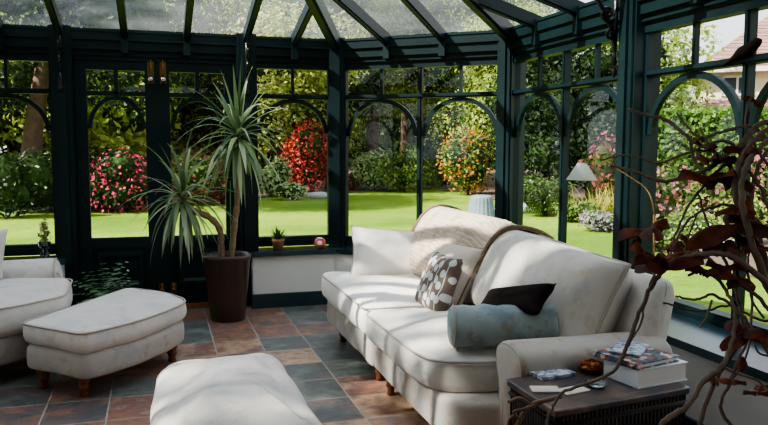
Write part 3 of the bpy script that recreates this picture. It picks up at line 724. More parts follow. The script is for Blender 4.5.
# bolster
b0, b1 = Vector((1.305, 3.215, .598)), Vector((1.84, 3.07, .598)); ax = (b1 - b0).normalized(); u = ax.cross(Vector((0, 0, 1))).normalized(); w = u.cross(ax)
V, F = [], []; NS = 28; prof = [(0, .0), (-.004, .03), (-.002, .06), (.004, .082), (.016, .094), (.035, .097)] + [(.035 + (.455 * k / 14), .097 + .004 * math.sin(k * 1.9)) for k in range(1, 15)] + [(.505, .094), (.52, .08), (.525, .05), (.522, .0)]
for d, r in prof:
    for k in range(NS):
        a = 2 * PI * k / NS; rr = r * (1 + .02 * math.sin(5 * a + d * 30)) + .0005; V.append(tuple(b0 + ax * d + u * rr * math.cos(a) + w * rr * math.sin(a)))
for i in range(len(prof) - 1):
    for k in range(NS): F.append((i * NS + k, i * NS + (k + 1) % NS, (i + 1) * NS + (k + 1) % NS, (i + 1) * NS + k))
bol = thing('bolster_cushion', 'grey-blue cylindrical bolster on the near sofa seat against the arm', 'cushion', (1.6, 3.2, .508))
bb = mk('bolster_cover', (V, F), M['bolster'], bol, True)
for d in (.02, .50): mk('piping', tube([b0 + ax * d + u * .097 * math.cos(2 * PI * k / 28) + w * .097 * math.sin(2 * PI * k / 28) for k in range(28)], .0045, 6, True), M['piping'], bol, True)
# --- throw draped over the back of the sofa
def draped(targets, yf, rows, angs, cx, cz, off, droop=None):
    trees = []
    for o in targets:
        wl = WLOC[o]; me = o.data
        trees.append(BVHTree.FromPolygons([tuple(v.co + wl) for v in me.vertices], [tuple(p.vertices) for p in me.polygons]))
    G = []
    for j in range(rows + 1):
        row = []
        for a in angs:
            y = yf(j / rows, a); o = Vector((cx, y, cz)); d = Vector((math.cos(a), 0, math.sin(a)))
            best = 0.10
            for t in trees:
                h = t.ray_cast(o + d * 1.2, -d, 1.15)
                if h[0] is not None: best = max(best, (h[0] - o).length)
            row.append(best)
        G.append(row)
    # let the cloth bridge hollows: smooth the distances, keep outside
    H = [r[:] for r in G]
    for it in range(8):
        K = [r[:] for r in H]
        for j in range(rows + 1):
            for i in range(len(angs)):
                nb = [H[jj][ii] for jj in (j - 1, j, j + 1) for ii in (i - 1, i, i + 1) if 0 <= jj <= rows and 0 <= ii < len(angs)]
                K[j][i] = max(G[j][i], sum(nb) / len(nb))
        H = K
    return [[Vector((cx + math.cos(a) * (H[j][i] + off), yf(j / rows, a), cz + math.sin(a) * (H[j][i] + off))) for i, a in enumerate(angs)] for j in range(rows + 1)]
angs = [math.radians(205 - 5.2 * k) for k in range(33)]
backo = [o for o in sofa.children if o.name.startswith('back') and o.type == 'MESH']
yfar = lambda t, a: (5.04 - 0.10 * math.cos(a)) * (1 - t) + (3.74 + .46 * max(0, min(1, (a - 1.45) / 2.0))) * t
Gd = draped(backo, yfar, 30, angs, 2.03, .66, .014)
V = [tuple(p) for r in Gd for p in r]; nA_ = len(angs); F = [(j * nA_ + i, j * nA_ + i + 1, (j + 1) * nA_ + i + 1, (j + 1) * nA_ + i) for j in range(30) for i in range(nA_ - 1)]
thr = thing('throw_blanket', 'beige woven throw with dark tasselled edges draped over the sofa back', 'throw', (2.03, 4.5, .6))
to = mk('cloth', (V, F), M['throw'], thr, True)
uv = to.data.uv_layers.new(name='UVMap')
for lp in to.data.loops: uv.data[lp.index].uv = ((lp.vertex_index % nA_) / nA_, (lp.vertex_index // nA_) / 30)
sm = to.modifiers.new('thickness', 'SOLIDIFY'); sm.thickness = .008; sm.offset = 1
for row in (Gd[0], Gd[-1]):
    mk('edge_band', tube([p + Vector((0, 0, .006)) for p in row[:28]], .011, 6), M['fringe'], thr, True)
rng = random.Random(4); g = []
for i in range(nA_ if False else 31):
    p = Gd[0][min(i, 27)]; q = Gd[0][0]
for j in range(31):
    p = Gd[j][0]
    for k in range(3):
        b = p + Vector((0, (rng.random() - .5) * .03, 0)); g.append(tube([b, b + Vector((-.01, .004, -.025)), b + Vector((-.008 + rng.random() * .01, rng.random() * .01, -.05))], .0028, 4))
for i in range(27):
    p = Gd[0][i]
    for k in range(2):
        b = p + Vector((0, 0, rng.random() * .01)); g.append(tube([b, b + Vector((-.006, .025, -.008)), b + Vector((-.01, .05, -.02 - rng.random() * .012))], .0028, 4))
mk('fringe', join(*g), M['fringe'], thr, True)['kind'] = 'stuff'
# --- half-moon footstool
ot = thing('footstool', 'half-moon cream footstool on turned wooden feet', 'footstool', (-.3, 4.95, 0))
oo = round_poly([(-.775, 4.72), (-.41, 4.35), (-.15, 4.56), (.05, 4.83), (.185, 5.10), (.05, 5.42), (-.21, 5.68), (-.49, 5.17)], [.07, .07, .2, .2, .12, .2, .09, .3], .045)
oi = [(x + (-.28 - x) * .02, y + (4.98 - y) * .02) for x, y in oo]
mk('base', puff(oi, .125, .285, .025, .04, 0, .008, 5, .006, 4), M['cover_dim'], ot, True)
c = mk('seat_cushion', puff(oo, .27, .41, .05, .03, .035, .014, 8, .008, 5), M['cover'], ot, True)
mk('piping', tube(ring_at(oo, .399, -.008), .006, 6, True), M['piping'], c, True)
for x, y in ((-.665, 4.72), (-.425, 4.50), (.075, 5.08), (-.19, 5.53)): mk('leg', turned_leg(x, y, .13, .036), M['wood'], ot, True)
# --- near footstool
pf = thing('footstool', 'square plump pale footstool in front of the camera', 'footstool', (.26, 3.2, 0))
po = round_poly([(-.045, 2.72), (.60, 2.70), (.575, 3.82), (.00, 3.80)], [.12, .10, .14, .16], .045)
mk('base', puff([(x + (.28 - x) * .03, y + (3.22 - y) * .03) for x, y in po], .11, .27, .03, .04, 0, .006, 5, .006, 4), M['cover_dim'], pf, True)
c = mk('seat_cushion', puff(po, .25, .385, .05, .085, .075, .02, 9, .01, 6), M['cover'], pf, True)
mk('piping', tube(ring_at(po, .275, -.008), .006, 6, True), M['piping'], c, True)
for x, y in ((.06, 2.84), (.5, 2.82), (.49, 3.62), (.1, 3.62)): mk('leg', turned_leg(x, y, .12, .034), M['wood'], pf, True)
# --- armchair at the left
ch = thing('armchair', 'cream armchair half out of view beside the half-moon footstool', 'armchair', (-1.1, 5.3, 0))
co = round_poly([(-.575, 5.10), (-.60, 5.74), (-.95, 5.80), (-1.50, 5.80), (-1.50, 4.66), (-.90, 4.76)], [.10, .1, .05, .05, .05, .2], .05)
cb = round_poly([(-.63, 5.14), (-.66, 5.75), (-.75, 6.12), (-1.75, 6.12), (-1.75, 4.50), (-.96, 4.74)], [.1, .06, .06, .06, .06, .2], .06)
mk('base', puff(cb, .12, .30, .025, .03, 0, .006, 5, .006, 3), M['cover_dim'], ch, True)
c = mk('seat_cushion', puff(co, .29, .49, .05, .04, .035, .015, 8, .008, 9), M['cover'], ch, True)
mk('piping', tube(ring_at(co, .477, -.01), .006, 6, True), M['piping'], c, True)
ao = round_poly([(5.80, .13), (6.10, .13), (6.10, .46), (6.08, .56), (5.95, .605), (5.82, .56), (5.80, .46)], [.02, .02, .06, .08, .12, .08, .06], .03)
a_ = mk('arm', puff(ao, -1.70, -.70, .04, .06, .03, .0, 6, .008, 5, axis=lambda a, b, c: (c, a, b)), M['cover'], ch, True)
mk('piping', tube([(-.725, p[0], p[1]) for p in ring_at(ao, 0, -.004)], .006, 6, True), M['piping'], a_, True)
bo2 = round_poly([(-1.48, .30), (-1.72, .28), (-1.92, .82), (-1.82, .92), (-1.70, .90), (-1.60, .82)], [.02, .02, .06, .06, .06, .06], .05)
mk('back', puff(bo2, 4.52, 6.10, .04, .04, .01, .004, 5, .008, 7, axis=lambda a, b, c: (a, c, b)), M['cover'], ch, True)
for x, y in ((-.76, 5.16), (-.76, 6.0), (-1.65, 4.62), (-1.65, 6.0)): mk('leg', turned_leg(x, y, .13, .034), M['wood'], ch, True)
m = frame((-1.20, 5.70, .68), (.9, -.25, 0), (.05, .30, 1))
cushion('scatter_cushion', 'pale cushion leaning on the armchair arm at the frame edge', 'cushion', .40, .36, .15, m, M['cover'], None, .07, .5, .01, 4)
m = frame((-1.22, 5.50, .62), (.9, -.3, 0), (.05, .35, 1))
cushion('scatter_cushion', 'slate grey cushion in front of the pale one on the armchair', 'cushion', .34, .22, .10, m, M['grey_cloth'], None, .07, .5, .01, 4)
# --- woven side table beside the near sofa arm
TZ = .50
tb = thing('side_table', 'dark woven side table with a lacquered top beside the sofa arm', 'table', (1.67, 2.5, 0))
T0, T1, T2, T3 = [Vector(p) for p in ((1.345, 2.695, 0), (1.348, 2.30, 0), (2.0, 2.385, 0), (1.985, 2.70, 0))]
tp = [(p.x, p.y) for p in (T0, T1, T2, T3)]
mk('tabletop', puff(round_poly(tp, .02, .06), TZ - .028, TZ, .008, .006, 0, 0, 4), M['tabletop'], tb)
ins = [(p[0] + (1.67 - p[0]) * .07, p[1] + (2.52 - p[1]) * .09) for p in tp]
mk('body', prism(ins, .06, TZ - .028), M['wicker'], tb)
g = []; n = 4
for e in range(4):
    a, b = Vector((*ins[e], 0)), Vector((*ins[(e + 1) % 4], 0)); L = (b - a).length; k_ = int(L / .019)
    for k in range(k_ + 1):
        p = a + (b - a) * (k / k_); g.append(tube([p + Vector((0, 0, .06)), p + Vector((0, 0, .36)), p + Vector((0, 0, TZ - .03))], .0065, 6))
mk('woven_ribs', join(*g), M['wicker'], tb, True)
for z in (.44, .08):
    mk('binding', tube([Vector((*p, z)) for p in [(q[0] + (q[0] - 1.67) * .02, q[1] + (q[1] - 2.52) * .03) for q in ins]], .010, 6, True), M['wicker'], tb, True)
for p in ins: mk('leg', lathe([(.022, 0), (.026, .07)], p[0] + (1.67 - p[0]) * .06, p[1] + (2.52 - p[1]) * .08, 12, True), M['wicker'], tb, True)
# books
def slab_book(name, label, c, ang, w, d, h, z, cov, pages=True):
    m = Matrix.Translation((c[0], c[1], z)) @ Matrix.Rotation(ang, 4, 'Z'); r = thing(name, label, 'book' if name != 'magazine' else 'magazine', (c[0], c[1], z))
    t = .004
    mk('book_cover', xf(join(box(-w / 2, w / 2, -d / 2, d / 2, 0, t), box(-w / 2, w / 2, -d / 2, d / 2, h - t, h), box(-w / 2, -w / 2 + t, -d / 2, d / 2, 0, h)), m), cov, r)
    mk('page_block', xf(box(-w / 2 + t, w / 2 - .006, -d / 2 + .006, d / 2 - .006, t, h - t), m), M['page'], r)
    return r
slab_book('book', 'thick pale hardback book lying under the picture book', (1.895, 2.535), .16, .27, .19, .075, TZ + .001, M['cover_white'])
slab_book('book', 'thinner picture-covered book on top of the thick pale book', (1.865, 2.56), .24, .25, .225, .022, TZ + .078, M['bookart'])
mgc = at_z(552, 375, TZ); mg = slab_book('magazine', 'blue and white magazine lying flat near the back left corner of the woven table', (mgc.x, mgc.y), .15, .17, .10, .012, TZ + .001, M['magart'])
mg2 = slab_book('magazine', 'crumpled white and pink brochure lying across the stacked books', (1.87, 2.61), .75, .20, .12, .008, TZ + .102, M['magart'])
# dish of potpourri, ashtray, papers
def dish(name, label, x, y, r, z, h, mat):
    t = thing(name, label, 'dish', (x, y, z))
    mk('bowl', lathe([(r * .55, z + .001), (r * .8, z + h * .4), (r, z + h), (r * .94, z + h), (r * .74, z + h * .45), (r * .5, z + .006), (.001, z + .006)], x, y, 28), mat, t, True); return t
pd = at_z(592, 372, TZ); dsh = dish('glass_dish', 'shallow glass dish heaped with orange potpourri beside the books', pd.x, pd.y, .055, TZ + .001, .022, M['clear'])
pp = mk('potpourri', leafgeo([(pd.x, pd.y, TZ + .026, .046, .046, .022)], 220, .022, 5, .7, .85, .6, .8), None, None, False, [M['potpourri'], M['redclay']]); tag(pp, 'heap of orange and rust dried petals in the glass dish', 'potpourri', kind='stuff')
pa = at_z(596, 387, TZ); dish('ashtray', 'small clear glass ashtray in front of the potpourri', pa.x, pa.y, .045, TZ + .001, .018, M['clear'])
for k, (px, py, ang, w, d, lab) in enumerate([(573, 391, .2, .12, .07, 'cream slip of paper in front of the glass ashtray'), (545, 390, -.3, .11, .07, 'pale slip of paper near the left edge of the woven table')]):
    c = at_z(px, py, TZ); p = mk('paper_sheet', xf(puff(round_poly([(-w / 2, -d / 2), (w / 2, -d / 2), (w / 2, d / 2), (-w / 2, d / 2)], .004, .03), TZ + .001, TZ + .006, .001, .002, .003, 0, 3), Matrix.Translation((c.x, c.y, 0)) @ Matrix.Rotation(ang, 4, 'Z')), M['paper']); tag(p, lab, 'paper')
# --- reading lamp behind the sofa
lx = 2.36
P = [at_x(px, py, lx) for px, py in ((581, 160), (594, 158.5), (606, 160), (613, 166), (630, 177), (644, 187), (651, 198), (654, 214))]
lamp = thing('floor_lamp', 'brass reading lamp with a white cone shade behind the sofa', 'lamp', (lx, P[-1].y, 0))
st = [P[-1], Vector((lx, P[-1].y - .02, .7)), Vector((lx, P[-1].y - .02, .02))]
mk('pole', tube(st, .006, 10), M['brass'], lamp, True)
mk('arm', tube(smooth_path(P, 5), .0035, 10), M['brass'], lamp, True)
mk('base', lathe([(.04, 0), (.04, .012), (.035, .018), (.01, .024)], lx, P[-1].y - .02, 24, True), M['brass'], lamp, True)
s0 = at_x(582, 163, lx); zb = at_x(583, 180, lx).z
mk('shade', lathe([(.088, zb), (.026, s0.z), (.022, s0.z + .006), (.02, s0.z), (.084, zb)], s0.x, s0.y, 32, False, False), M['shade'], lamp, True)
mk('shade_cap', lathe([(.02, s0.z - .01), (.026, s0.z + .006), (.022, s0.z + .016), (.006, s0.z + .022)], s0.x, s0.y, 20, True), M['brass'], lamp, True)
# --- plants
yu = thing('yucca_plant', 'two-stemmed yucca in a tall dark pot by the doors', 'potted plant', (.545, 6.2, 0))
mk('pot', lathe([(.135, 0), (.142, .01), (.165, .25), (.188, .50), (.198, .52), (.20, .545), (.186, .548), (.176, .50), (.17, .47)], .545, 6.2, 40), M['pot'], yu, True)
mk('soil', lathe([(.174, .485), (.10, .50), (.001, .505)], .545, 6.2, 30), M['soil'], yu, True)
def crown(name, c, n, seed, L, wid, parent, elmin=-.5):
    rg = random.Random(seed); gs = []
    for k in range(n):
        el = elmin + (1.45 - elmin) * (k / n) ** .9; az = k * 2.39996 + rg.random() * .4
        gs.append(strap((c[0] + rg.uniform(-.02, .02), c[1] + rg.uniform(-.02, .02), c[2] + .10 * k / n - .04), az, el + rg.uniform(-.15, .15), L * rg.uniform(.7, 1.1) * (1.0 if el < .9 else .95), wid * rg.uniform(.8, 1.2), rg.uniform(.6, 2.4) * (1.25 - .45 * el / 1.4), 9))
    return mk(name, join(*gs), M['yucca'], parent, True)
h1 = Vector((.195, 6.12, 1.0)); h2 = Vector((.635, 6.15, 1.50))
p1 = smooth_path([(.50, 6.2, .48), (.50, 6.2, .62), (.485, 6.18, .76), (.40, 6.15, .86), (.28, 6.13, .915), tuple(h1)], 6)
p2 = smooth_path([(.575, 6.2, .48), (.60, 6.2, .70), (.63, 6.19, .95), (.635, 6.17, 1.2), tuple(h2)], 6)
t1 = mk('stem', tube(p1, [.026 + .003 * math.sin(i * 1.7) for i in range(len(p1))], 12), M['bark'], yu, True)
t2 = mk('stem', tube(p2, [.027 + .003 * math.sin(i * 1.9) - .0003 * i for i in range(len(p2))], 12), M['bark'], yu, True)
crown('leaf_crown', h1, 64, 3, .54, .036, t1, -1.0); crown('leaf_crown', h2, 66, 8, .62, .036, t2, -1.0)
mk('support_cane', tube([(.57, 6.16, .48), (.575, 6.14, 1.15)], .005, 6), M['fern'], yu)
# succulent on the sill
sx, sy = 1.03, 6.60
su = thing('succulent_plant', 'small spiky green plant in a terracotta pot on the sill', 'potted plant', (sx, sy, .506))
mk('pot', lathe([(.042, .506), (.052, .58), (.058, .584), (.058, .606), (.05, .606), (.046, .59)], sx, sy, 26), M['terracotta'], su, True)
mk('soil', lathe([(.048, .594), (.001, .598)], sx, sy, 20), M['soil'], su, True)
gs = []; rg = random.Random(2)
for k in range(34): gs.append(strap((sx, sy, .597), k * 2.4, .25 + 1.2 * k / 34, .115 * rg.uniform(.8, 1.2), .02, .15, 5))
mk('leaf_rosette', join(*gs), M['succulent'], su, True)
# round ornament
ox, oy = 1.415, 6.60; V, F = [], []
orn = thing('sill_ornament', 'round coral pink and ivory ornament on the sill corner', 'ornament', (ox, oy, .506))
V, F = lathe([(.022, .506), (.044, .525), (.052, .552), (.044, .582), (.028, .597), (.018, .594)], ox, oy, 22); V = [(x + .006 * math.sin(5 * math.atan2(y - oy, x - ox)) * (x - ox) / .05, y + .006 * math.sin(5 * math.atan2(y - oy, x - ox)) * (y - oy) / .05, z) for x, y, z in V]
mk('shell', (V, F), M['coral'], orn, True)
mk('opening', lathe([(.02, .592), (.03, .600), (.024, .606), (.012, .600), (.001, .590)], ox - .012, oy - .02, 18), M['ivory'], orn, True)
mk('boss', xf(lathe([(.024, 0), (.018, .012), (.001, .018)], 0, 0, 16), frame((ox - .016, oy - .044, .557), (1, 0, 0), (0, .3, 1))), M['ivory'], orn, True)
# little shrub in a glass on the left sill
gx, gy = -.885, 6.60
gl = thing('glass_vase', 'clear glass holding a small leafy sprig on the left-hand sill', 'vase', (gx, gy, .506))
mk('vessel', lathe([(.032, .507), (.04, .57), (.05, .645), (.046, .645), (.036, .575), (.028, .515), (.001, .513)], gx, gy, 24), M['clear'], gl, True)
sp = thing('leafy_sprig', 'small pale-leaved sprig standing in the glass on the left-hand sill', 'plant', (gx, gy, .516))
mk('stem', join(*[tube([(gx, gy, .52), (gx + dx * .4, gy + dy * .4, .64), (gx + dx, gy + dy, .80)], .003, 5) for dx, dy in ((.0, .0), (.03, .01), (-.03, -.01), (.01, -.03))]), M['stem2'], sp, True)
lg = leafgeo([(gx, gy, .70, .05, .05, .07), (gx, gy, .78, .03, .03, .06)], 150, .035, 3, .45, 0, .3, .2)
mk('leaves', lg, None, sp, False, [M['variegated']])
# fern by the doors
fx, fy = -.40, 6.28
fe = thing('potted_fern', 'dark green ferny plant in a red clay pot beside the door', 'potted plant', (fx, fy, 0))
mk('pot', lathe([(.10, 0), (.13, .15), (.14, .155), (.14, .19), (.125, .19), (.115, .16)], fx, fy, 28), M['redclay'], fe, True)
mk('soil', lathe([(.12, .165), (.001, .175)], fx, fy, 20), M['soil'], fe, True)
gs = []; rg = random.Random(11)
for k in range(46):
    az = k * 2.4; el = rg.uniform(.2, 1.3); L = rg.uniform(.22, .36); base = Vector((fx, fy, .18)); d = Vector((math.cos(az) * math.cos(el), math.sin(az) * math.cos(el), math.sin(el)))
    p = base.copy(); prev = p.copy()
    for s in range(7):
        p = p + d * L / 7; d = (d + Vector((0, 0, -.14))).normalized()
        for sd in (-1, 1): gs.append(strap(p, az + sd * 1.1, .1, .075 * (1.1 - s / 9), .028, .6, 3))
mk('fronds', join(*gs), M['fern'], fe, True)
# dark bird ornament on the cross bar
bp = at_x(744, 52, 2.79); byd = Vector((0, -1, .28)).normalized()
bd = thing('bird_ornament', 'small dark carved bird perched on the cross bar of the right-hand window', 'ornament', (2.79, bp.y, 1.9))
pth = [bp + byd * d for d in (-.15, -.10, -.06, -.02, .03, .065, .09, .112)]
for i, dz in enumerate((-.012, -.008, -.004, 0, .0, .008, .014, .012)): pth[i] = pth[i] + Vector((0, 0, dz))
mk('body', tube(smooth_path(pth, 4), [max(.004, r) for r in np.interp(np.linspace(0, 7, 29), range(8), (.006, .011, .017, .031, .034, .026, .022, .006))], 12), M['brown_cloth'], bd, True)
mk('leg', tube([bp + Vector((0, 0, -.02)), Vector((2.80, bp.y, 1.886))], .005, 6), M['brown_cloth'], bd, True)
# ------------------------------------------------------------------ dried branch arrangement in the near right corner
def stem_pts(L): return [at_d(px, py, d) for px, py, d in L]
vx, vy = at_d(800, 330, 1.42).x, at_d(800, 330, 1.42).y
va = thing('branch_vase', 'tall dark vase at the right edge holding dry twisted branches', 'vase', (vx, vy, 0))
mk('vessel', lathe([(.09, 0), (.11, .02), (.15, .3), (.13, .55), (.08, .70), (.095, .74), (.085, .74), (.07, .70), (.10, .5)], vx, vy, 32), M['pot'], va, True)
ar = thing('branch_arrangement', 'tangle of dry curling stems with rust brown leaves', 'dried branches', (vx, vy, .72))
root = (795, 440, 1.42)
STEMS = [
 ([root, (790, 300, 1.42), (782, 180, 1.40), (768, 123, 1.38), (738, 146, 1.36), (712, 166, 1.36), (689, 176, 1.37), (662, 181, 1.40), (636, 172, 1.42), (610, 165, 1.45)], .0062),
 ([root, (788, 320, 1.40), (764, 256, 1.38), (757, 234, 1.37), (740, 197, 1.36), (730, 166, 1.36), (715, 153, 1.36), (690, 139, 1.38), (666, 120, 1.42), (644, 114, 1.44), (628, 109, 1.46)], .0062),
 ([root, (792, 330, 1.34), (766, 262, 1.32), (745, 223, 1.31), (735, 187, 1.31), (741, 160, 1.31), (760, 134, 1.32), (785, 118, 1.34)], .0085),
 ([root, (800, 330, 1.28), (770, 287, 1.26), (738, 260, 1.25), (712, 253, 1.25), (682, 259, 1.27), (658, 276, 1.30), (642, 306, 1.33), (625, 351, 1.36), (609, 374, 1.38), (566, 391, 1.42), (552, 408, 1.44), (545, 430, 1.45)], .0060),
 ([root, (790, 350, 1.3), (760, 300, 1.29), (733, 280, 1.29), (706, 258, 1.31), (690, 258, 1.33), (660, 268, 1.36), (648, 292, 1.38), (640, 325, 1.40), (628, 346, 1.42)], .0040),
 ([root, (740, 470, 1.22), (690, 452, 1.2), (662, 425, 1.2), (687, 406, 1.21), (704, 381, 1.22), (722, 366, 1.23), (732, 341, 1.25), (735, 311, 1.26), (722, 284, 1.28), (702, 271, 1.3), (688, 276, 1.31)], .0058),
 ([root, (740, 460, 1.34), (701, 430, 1.33), (717, 377, 1.34), (736, 348, 1.35), (742, 320, 1.36), (735, 286, 1.37), (724, 258, 1.38), (717, 238, 1.4), (705, 218, 1.42), (698, 190, 1.44)], .0050),
 ([root, (760, 450, 1.4), (722, 412, 1.40), (732, 377, 1.4), (748, 336, 1.41), (752, 300, 1.42), (748, 262, 1.43), (752, 232, 1.44)], .0042),
 ([root, (800, 250, 1.45), (790, 160, 1.45), (764, 140, 1.44), (740, 147, 1.43), (720, 141, 1.43), (690, 152, 1.45), (660, 163, 1.47), (645, 160, 1.48), (627, 155, 1.5), (601, 160, 1.52)], .0040),
 ([root, (800, 260, 1.4), (782, 170, 1.38), (755, 128, 1.38), (725, 131, 1.39), (702, 138, 1.4), (688, 128, 1.42), (676, 112, 1.44)], .0045),
 ([root, (795, 300, 1.5), (770, 240, 1.48), (748, 212, 1.47), (725, 205, 1.47), (697, 214, 1.48), (680, 232, 1.5), (668, 257, 1.5), (655, 243, 1.5)], .0042),
 ([root, (800, 330, 1.46), (760, 320, 1.46), (730, 306, 1.46), (700, 311, 1.47), (668, 304, 1.48), (664, 303, 1.48)], .0036),
 ([root, (792, 280, 1.36), (768, 205, 1.35), (752, 175, 1.35), (734, 163, 1.36), (716, 172, 1.37), (700, 190, 1.39), (684, 214, 1.4), (672, 244, 1.42), (666, 262, 1.42)], .0040),
 ([root, (792, 280, 1.33), (775, 195, 1.33), (768, 165, 1.33), (757, 150, 1.33), (745, 120, 1.34), (752, 96, 1.35)], .0038),

 ([root, (795, 320, 1.30), (770, 292, 1.29), (752, 242, 1.28), (742, 202, 1.28), (746, 166, 1.29), (770, 138, 1.30), (790, 130, 1.31)], .0085),
 ([root, (795, 330, 1.36), (772, 272, 1.35), (757, 238, 1.35), (752, 190, 1.35), (766, 152, 1.36), (788, 140, 1.37)], .0065),
 ([root, (790, 390, 1.3), (768, 352, 1.3), (744, 318, 1.3), (716, 296, 1.31), (694, 300, 1.33), (676, 296, 1.35)], .0045),
]
rg = random.Random(6)
tops = []
for pts, r in STEMS:
    P = smooth_path([Vector((vx, vy, .60)), Vector((vx, vy, .74))] + stem_pts(pts)[0:], 7); n = len(P)
    P = [p + Vector((rg.uniform(-1, 1), rg.uniform(-1, 1), rg.uniform(-1, 1))) * .0016 for p in P]
    mk('branch', tube(P, [max(.0012, r * (1.15 - .75 * i / n)) for i in range(n)], 7), M['stem'], ar, True); tops.append(P)
# (two heavier stems are part of STEMS)
# fine twigs
for pts, r in [([(697, 214, 1.48), (690, 232, 1.47), (686, 246, 1.46)], .002), ([(742, 320, 1.36), (752, 337, 1.36), (758, 352, 1.36), (768, 356, 1.36)], .002), ([(752, 300, 1.42), (750, 340, 1.4), (742, 366, 1.38), (731, 380, 1.37)], .002),
               ([(722, 366, 1.23), (735, 373, 1.24), (757, 380, 1.25), (763, 386, 1.25)], .002), ([(715, 153, 1.36), (706, 140, 1.36), (700, 128, 1.37)], .002), ([(664, 262, 1.3), (650, 255, 1.3), (640, 250, 1.3)], .003), ([(712, 300, 1.3), (706, 318, 1.3), (700, 327, 1.3)], .002),
               ([(690, 139, 1.38), (694, 160, 1.38), (704, 174, 1.37), (708, 190, 1.37)], .003), ([(732, 341, 1.25), (725, 360, 1.24), (712, 378, 1.23), (700, 384, 1.22)], .002), ([(738, 260, 1.25), (748, 275, 1.26), (752, 300, 1.27), (764, 318, 1.28)], .002)]:
    mk('twig', tube(smooth_path(stem_pts(pts), 5), r, 6), M['stem'], ar, True)
def dried(c, size, az, seed, n=3):
    rg = random.Random(seed); gs = []
    for k in range(n):
        a = az + k * 2 * PI / n + rg.uniform(-.5, .5); el = rg.uniform(-.5, .8); L = size * rg.uniform(.75, 1.15); W = L * rg.uniform(.55, .8)
        d = Vector((math.cos(a) * math.cos(el), math.sin(a) * math.cos(el), math.sin(el))); s = Vector((-math.sin(a), math.cos(a), 0)); nn = s.cross(d); V, F = [], []; NU, NV = 7, 6
        for i in range(NU + 1):
            t = i / NU; wv = math.sin(PI * min(1, .12 + t * .86)) ** .7
            for j in range(NV + 1):
                q = 2 * j / NV - 1; V.append(tuple(Vector(c) + d * L * t + s * W * .5 * q * wv + nn * (L * (.28 * q * q + .22 * t * t + .05 * math.sin(6 * t + seed + 3 * q)))))
        for i in range(NU):
            for j in range(NV): b = i * (NV + 1) + j; F.append((b, b + 1, b + NV + 2, b + NV + 1))
        gs.append((V, F))
    return join(*gs)
LV = [(650, 228, 1.30, .045, 3), (643, 252, 1.28, .035, 3), (664, 262, 1.29, .05, 4), (684, 252, 1.31, .04, 3), (694, 262, 1.33, .03, 3), (719, 180, 1.34, .05, 3), (712, 160, 1.36, .035, 3), (728, 172, 1.34, .04, 3), (734, 222, 1.31, .062, 3), (727, 243, 1.31, .042, 3), (740, 206, 1.31, .04, 3),
      (700, 270, 1.28, .025, 3), (722, 266, 1.27, .03, 3), (738, 275, 1.27, .035, 3), (747, 330, 1.27, .04, 4), (742, 356, 1.28, .02, 2), (731, 380, 1.3, .024, 2), (764, 387, 1.26, .024, 3), (757, 392, 1.26, .018, 2), (716, 384, 1.23, .018, 2), (745, 150, 1.33, .03, 3), (700, 140, 1.37, .02, 2), (676, 240, 1.36, .03, 3), (752, 244, 1.3, .03, 3), (690, 240, 1.37, .025, 2), (706, 150, 1.37, .02, 2), (757, 100, 1.36, .02, 2)]
for k, (px, py, d, s, n) in enumerate(LV): mk('dried_leaf', dried(at_d(px, py, d), s * 1.2, k * 1.7, k, n), M['dryleaf'], ar, True)
# tan twig in front of the side table
tw = thing('driftwood_twig', 'tan forked dry twig leaning by the front of the side table', 'twig', tuple(Vector((1.33, 2.17, 0))))
for pts, r in [([(505, 470, 2.15), (520, 420, 2.13), (532, 405, 2.12), (548, 400, 2.12), (562, 396, 2.14)], .007), ([(520, 420, 2.13), (514, 412, 2.12), (524, 409, 2.11), (540, 403, 2.12)], .005), ([(532, 405, 2.12), (520, 398, 2.12), (508, 402, 2.10)], .0045), ([(512, 470, 2.16), (508, 425, 2.14), (516, 414, 2.12)], .004)]:
    q = stem_pts(pts)
    if pts[0][1] > 440: q = [Vector((q[0].x, q[0].y, .004))] + q
    mk('branch', tube(smooth_path(q, 5), r, 7), M['stem2'], tw, True)
# ------------------------------------------------------------------ the garden
GZ = -.12
lawn = smk('lawn', ([(-90, 6.86, GZ), (90, 6.86, GZ), (90, 120, GZ), (-90, 120, GZ), (-90, -30, GZ), (-2.92, -30, GZ), (-2.92, 6.86, GZ), (2.97, -30, GZ), (90, -30, GZ), (2.97, 6.86, GZ)], [(0, 1, 2, 3), (4, 5, 6, 0), (7, 8, 1, 9)]), M['lawn'])
def plan(pts): return [(v.x, v.y) for v in (at_z(px, py, GZ) for px, py in pts)]
def bed(pts):
    return smk('ground', prism(pts, GZ, GZ + .03), M['earth'])
far = plan([(-60, 214), (30, 209), (110, 211), (180, 205), (262, 198), (330, 194), (420, 189), (470, 193), (510, 205)])
bed(far + [(30, 50), (-30, 50)])
rb = plan([(505, 206), (530, 210), (562, 219), (590, 225), (612, 233), (640, 244), (690, 262), (730, 272), (800, 290)])
bed(rb + [(16, 5), (22, 14), (16, 26)])
def P3(px, py): v = at_z(px, py, GZ); return v.x, v.y
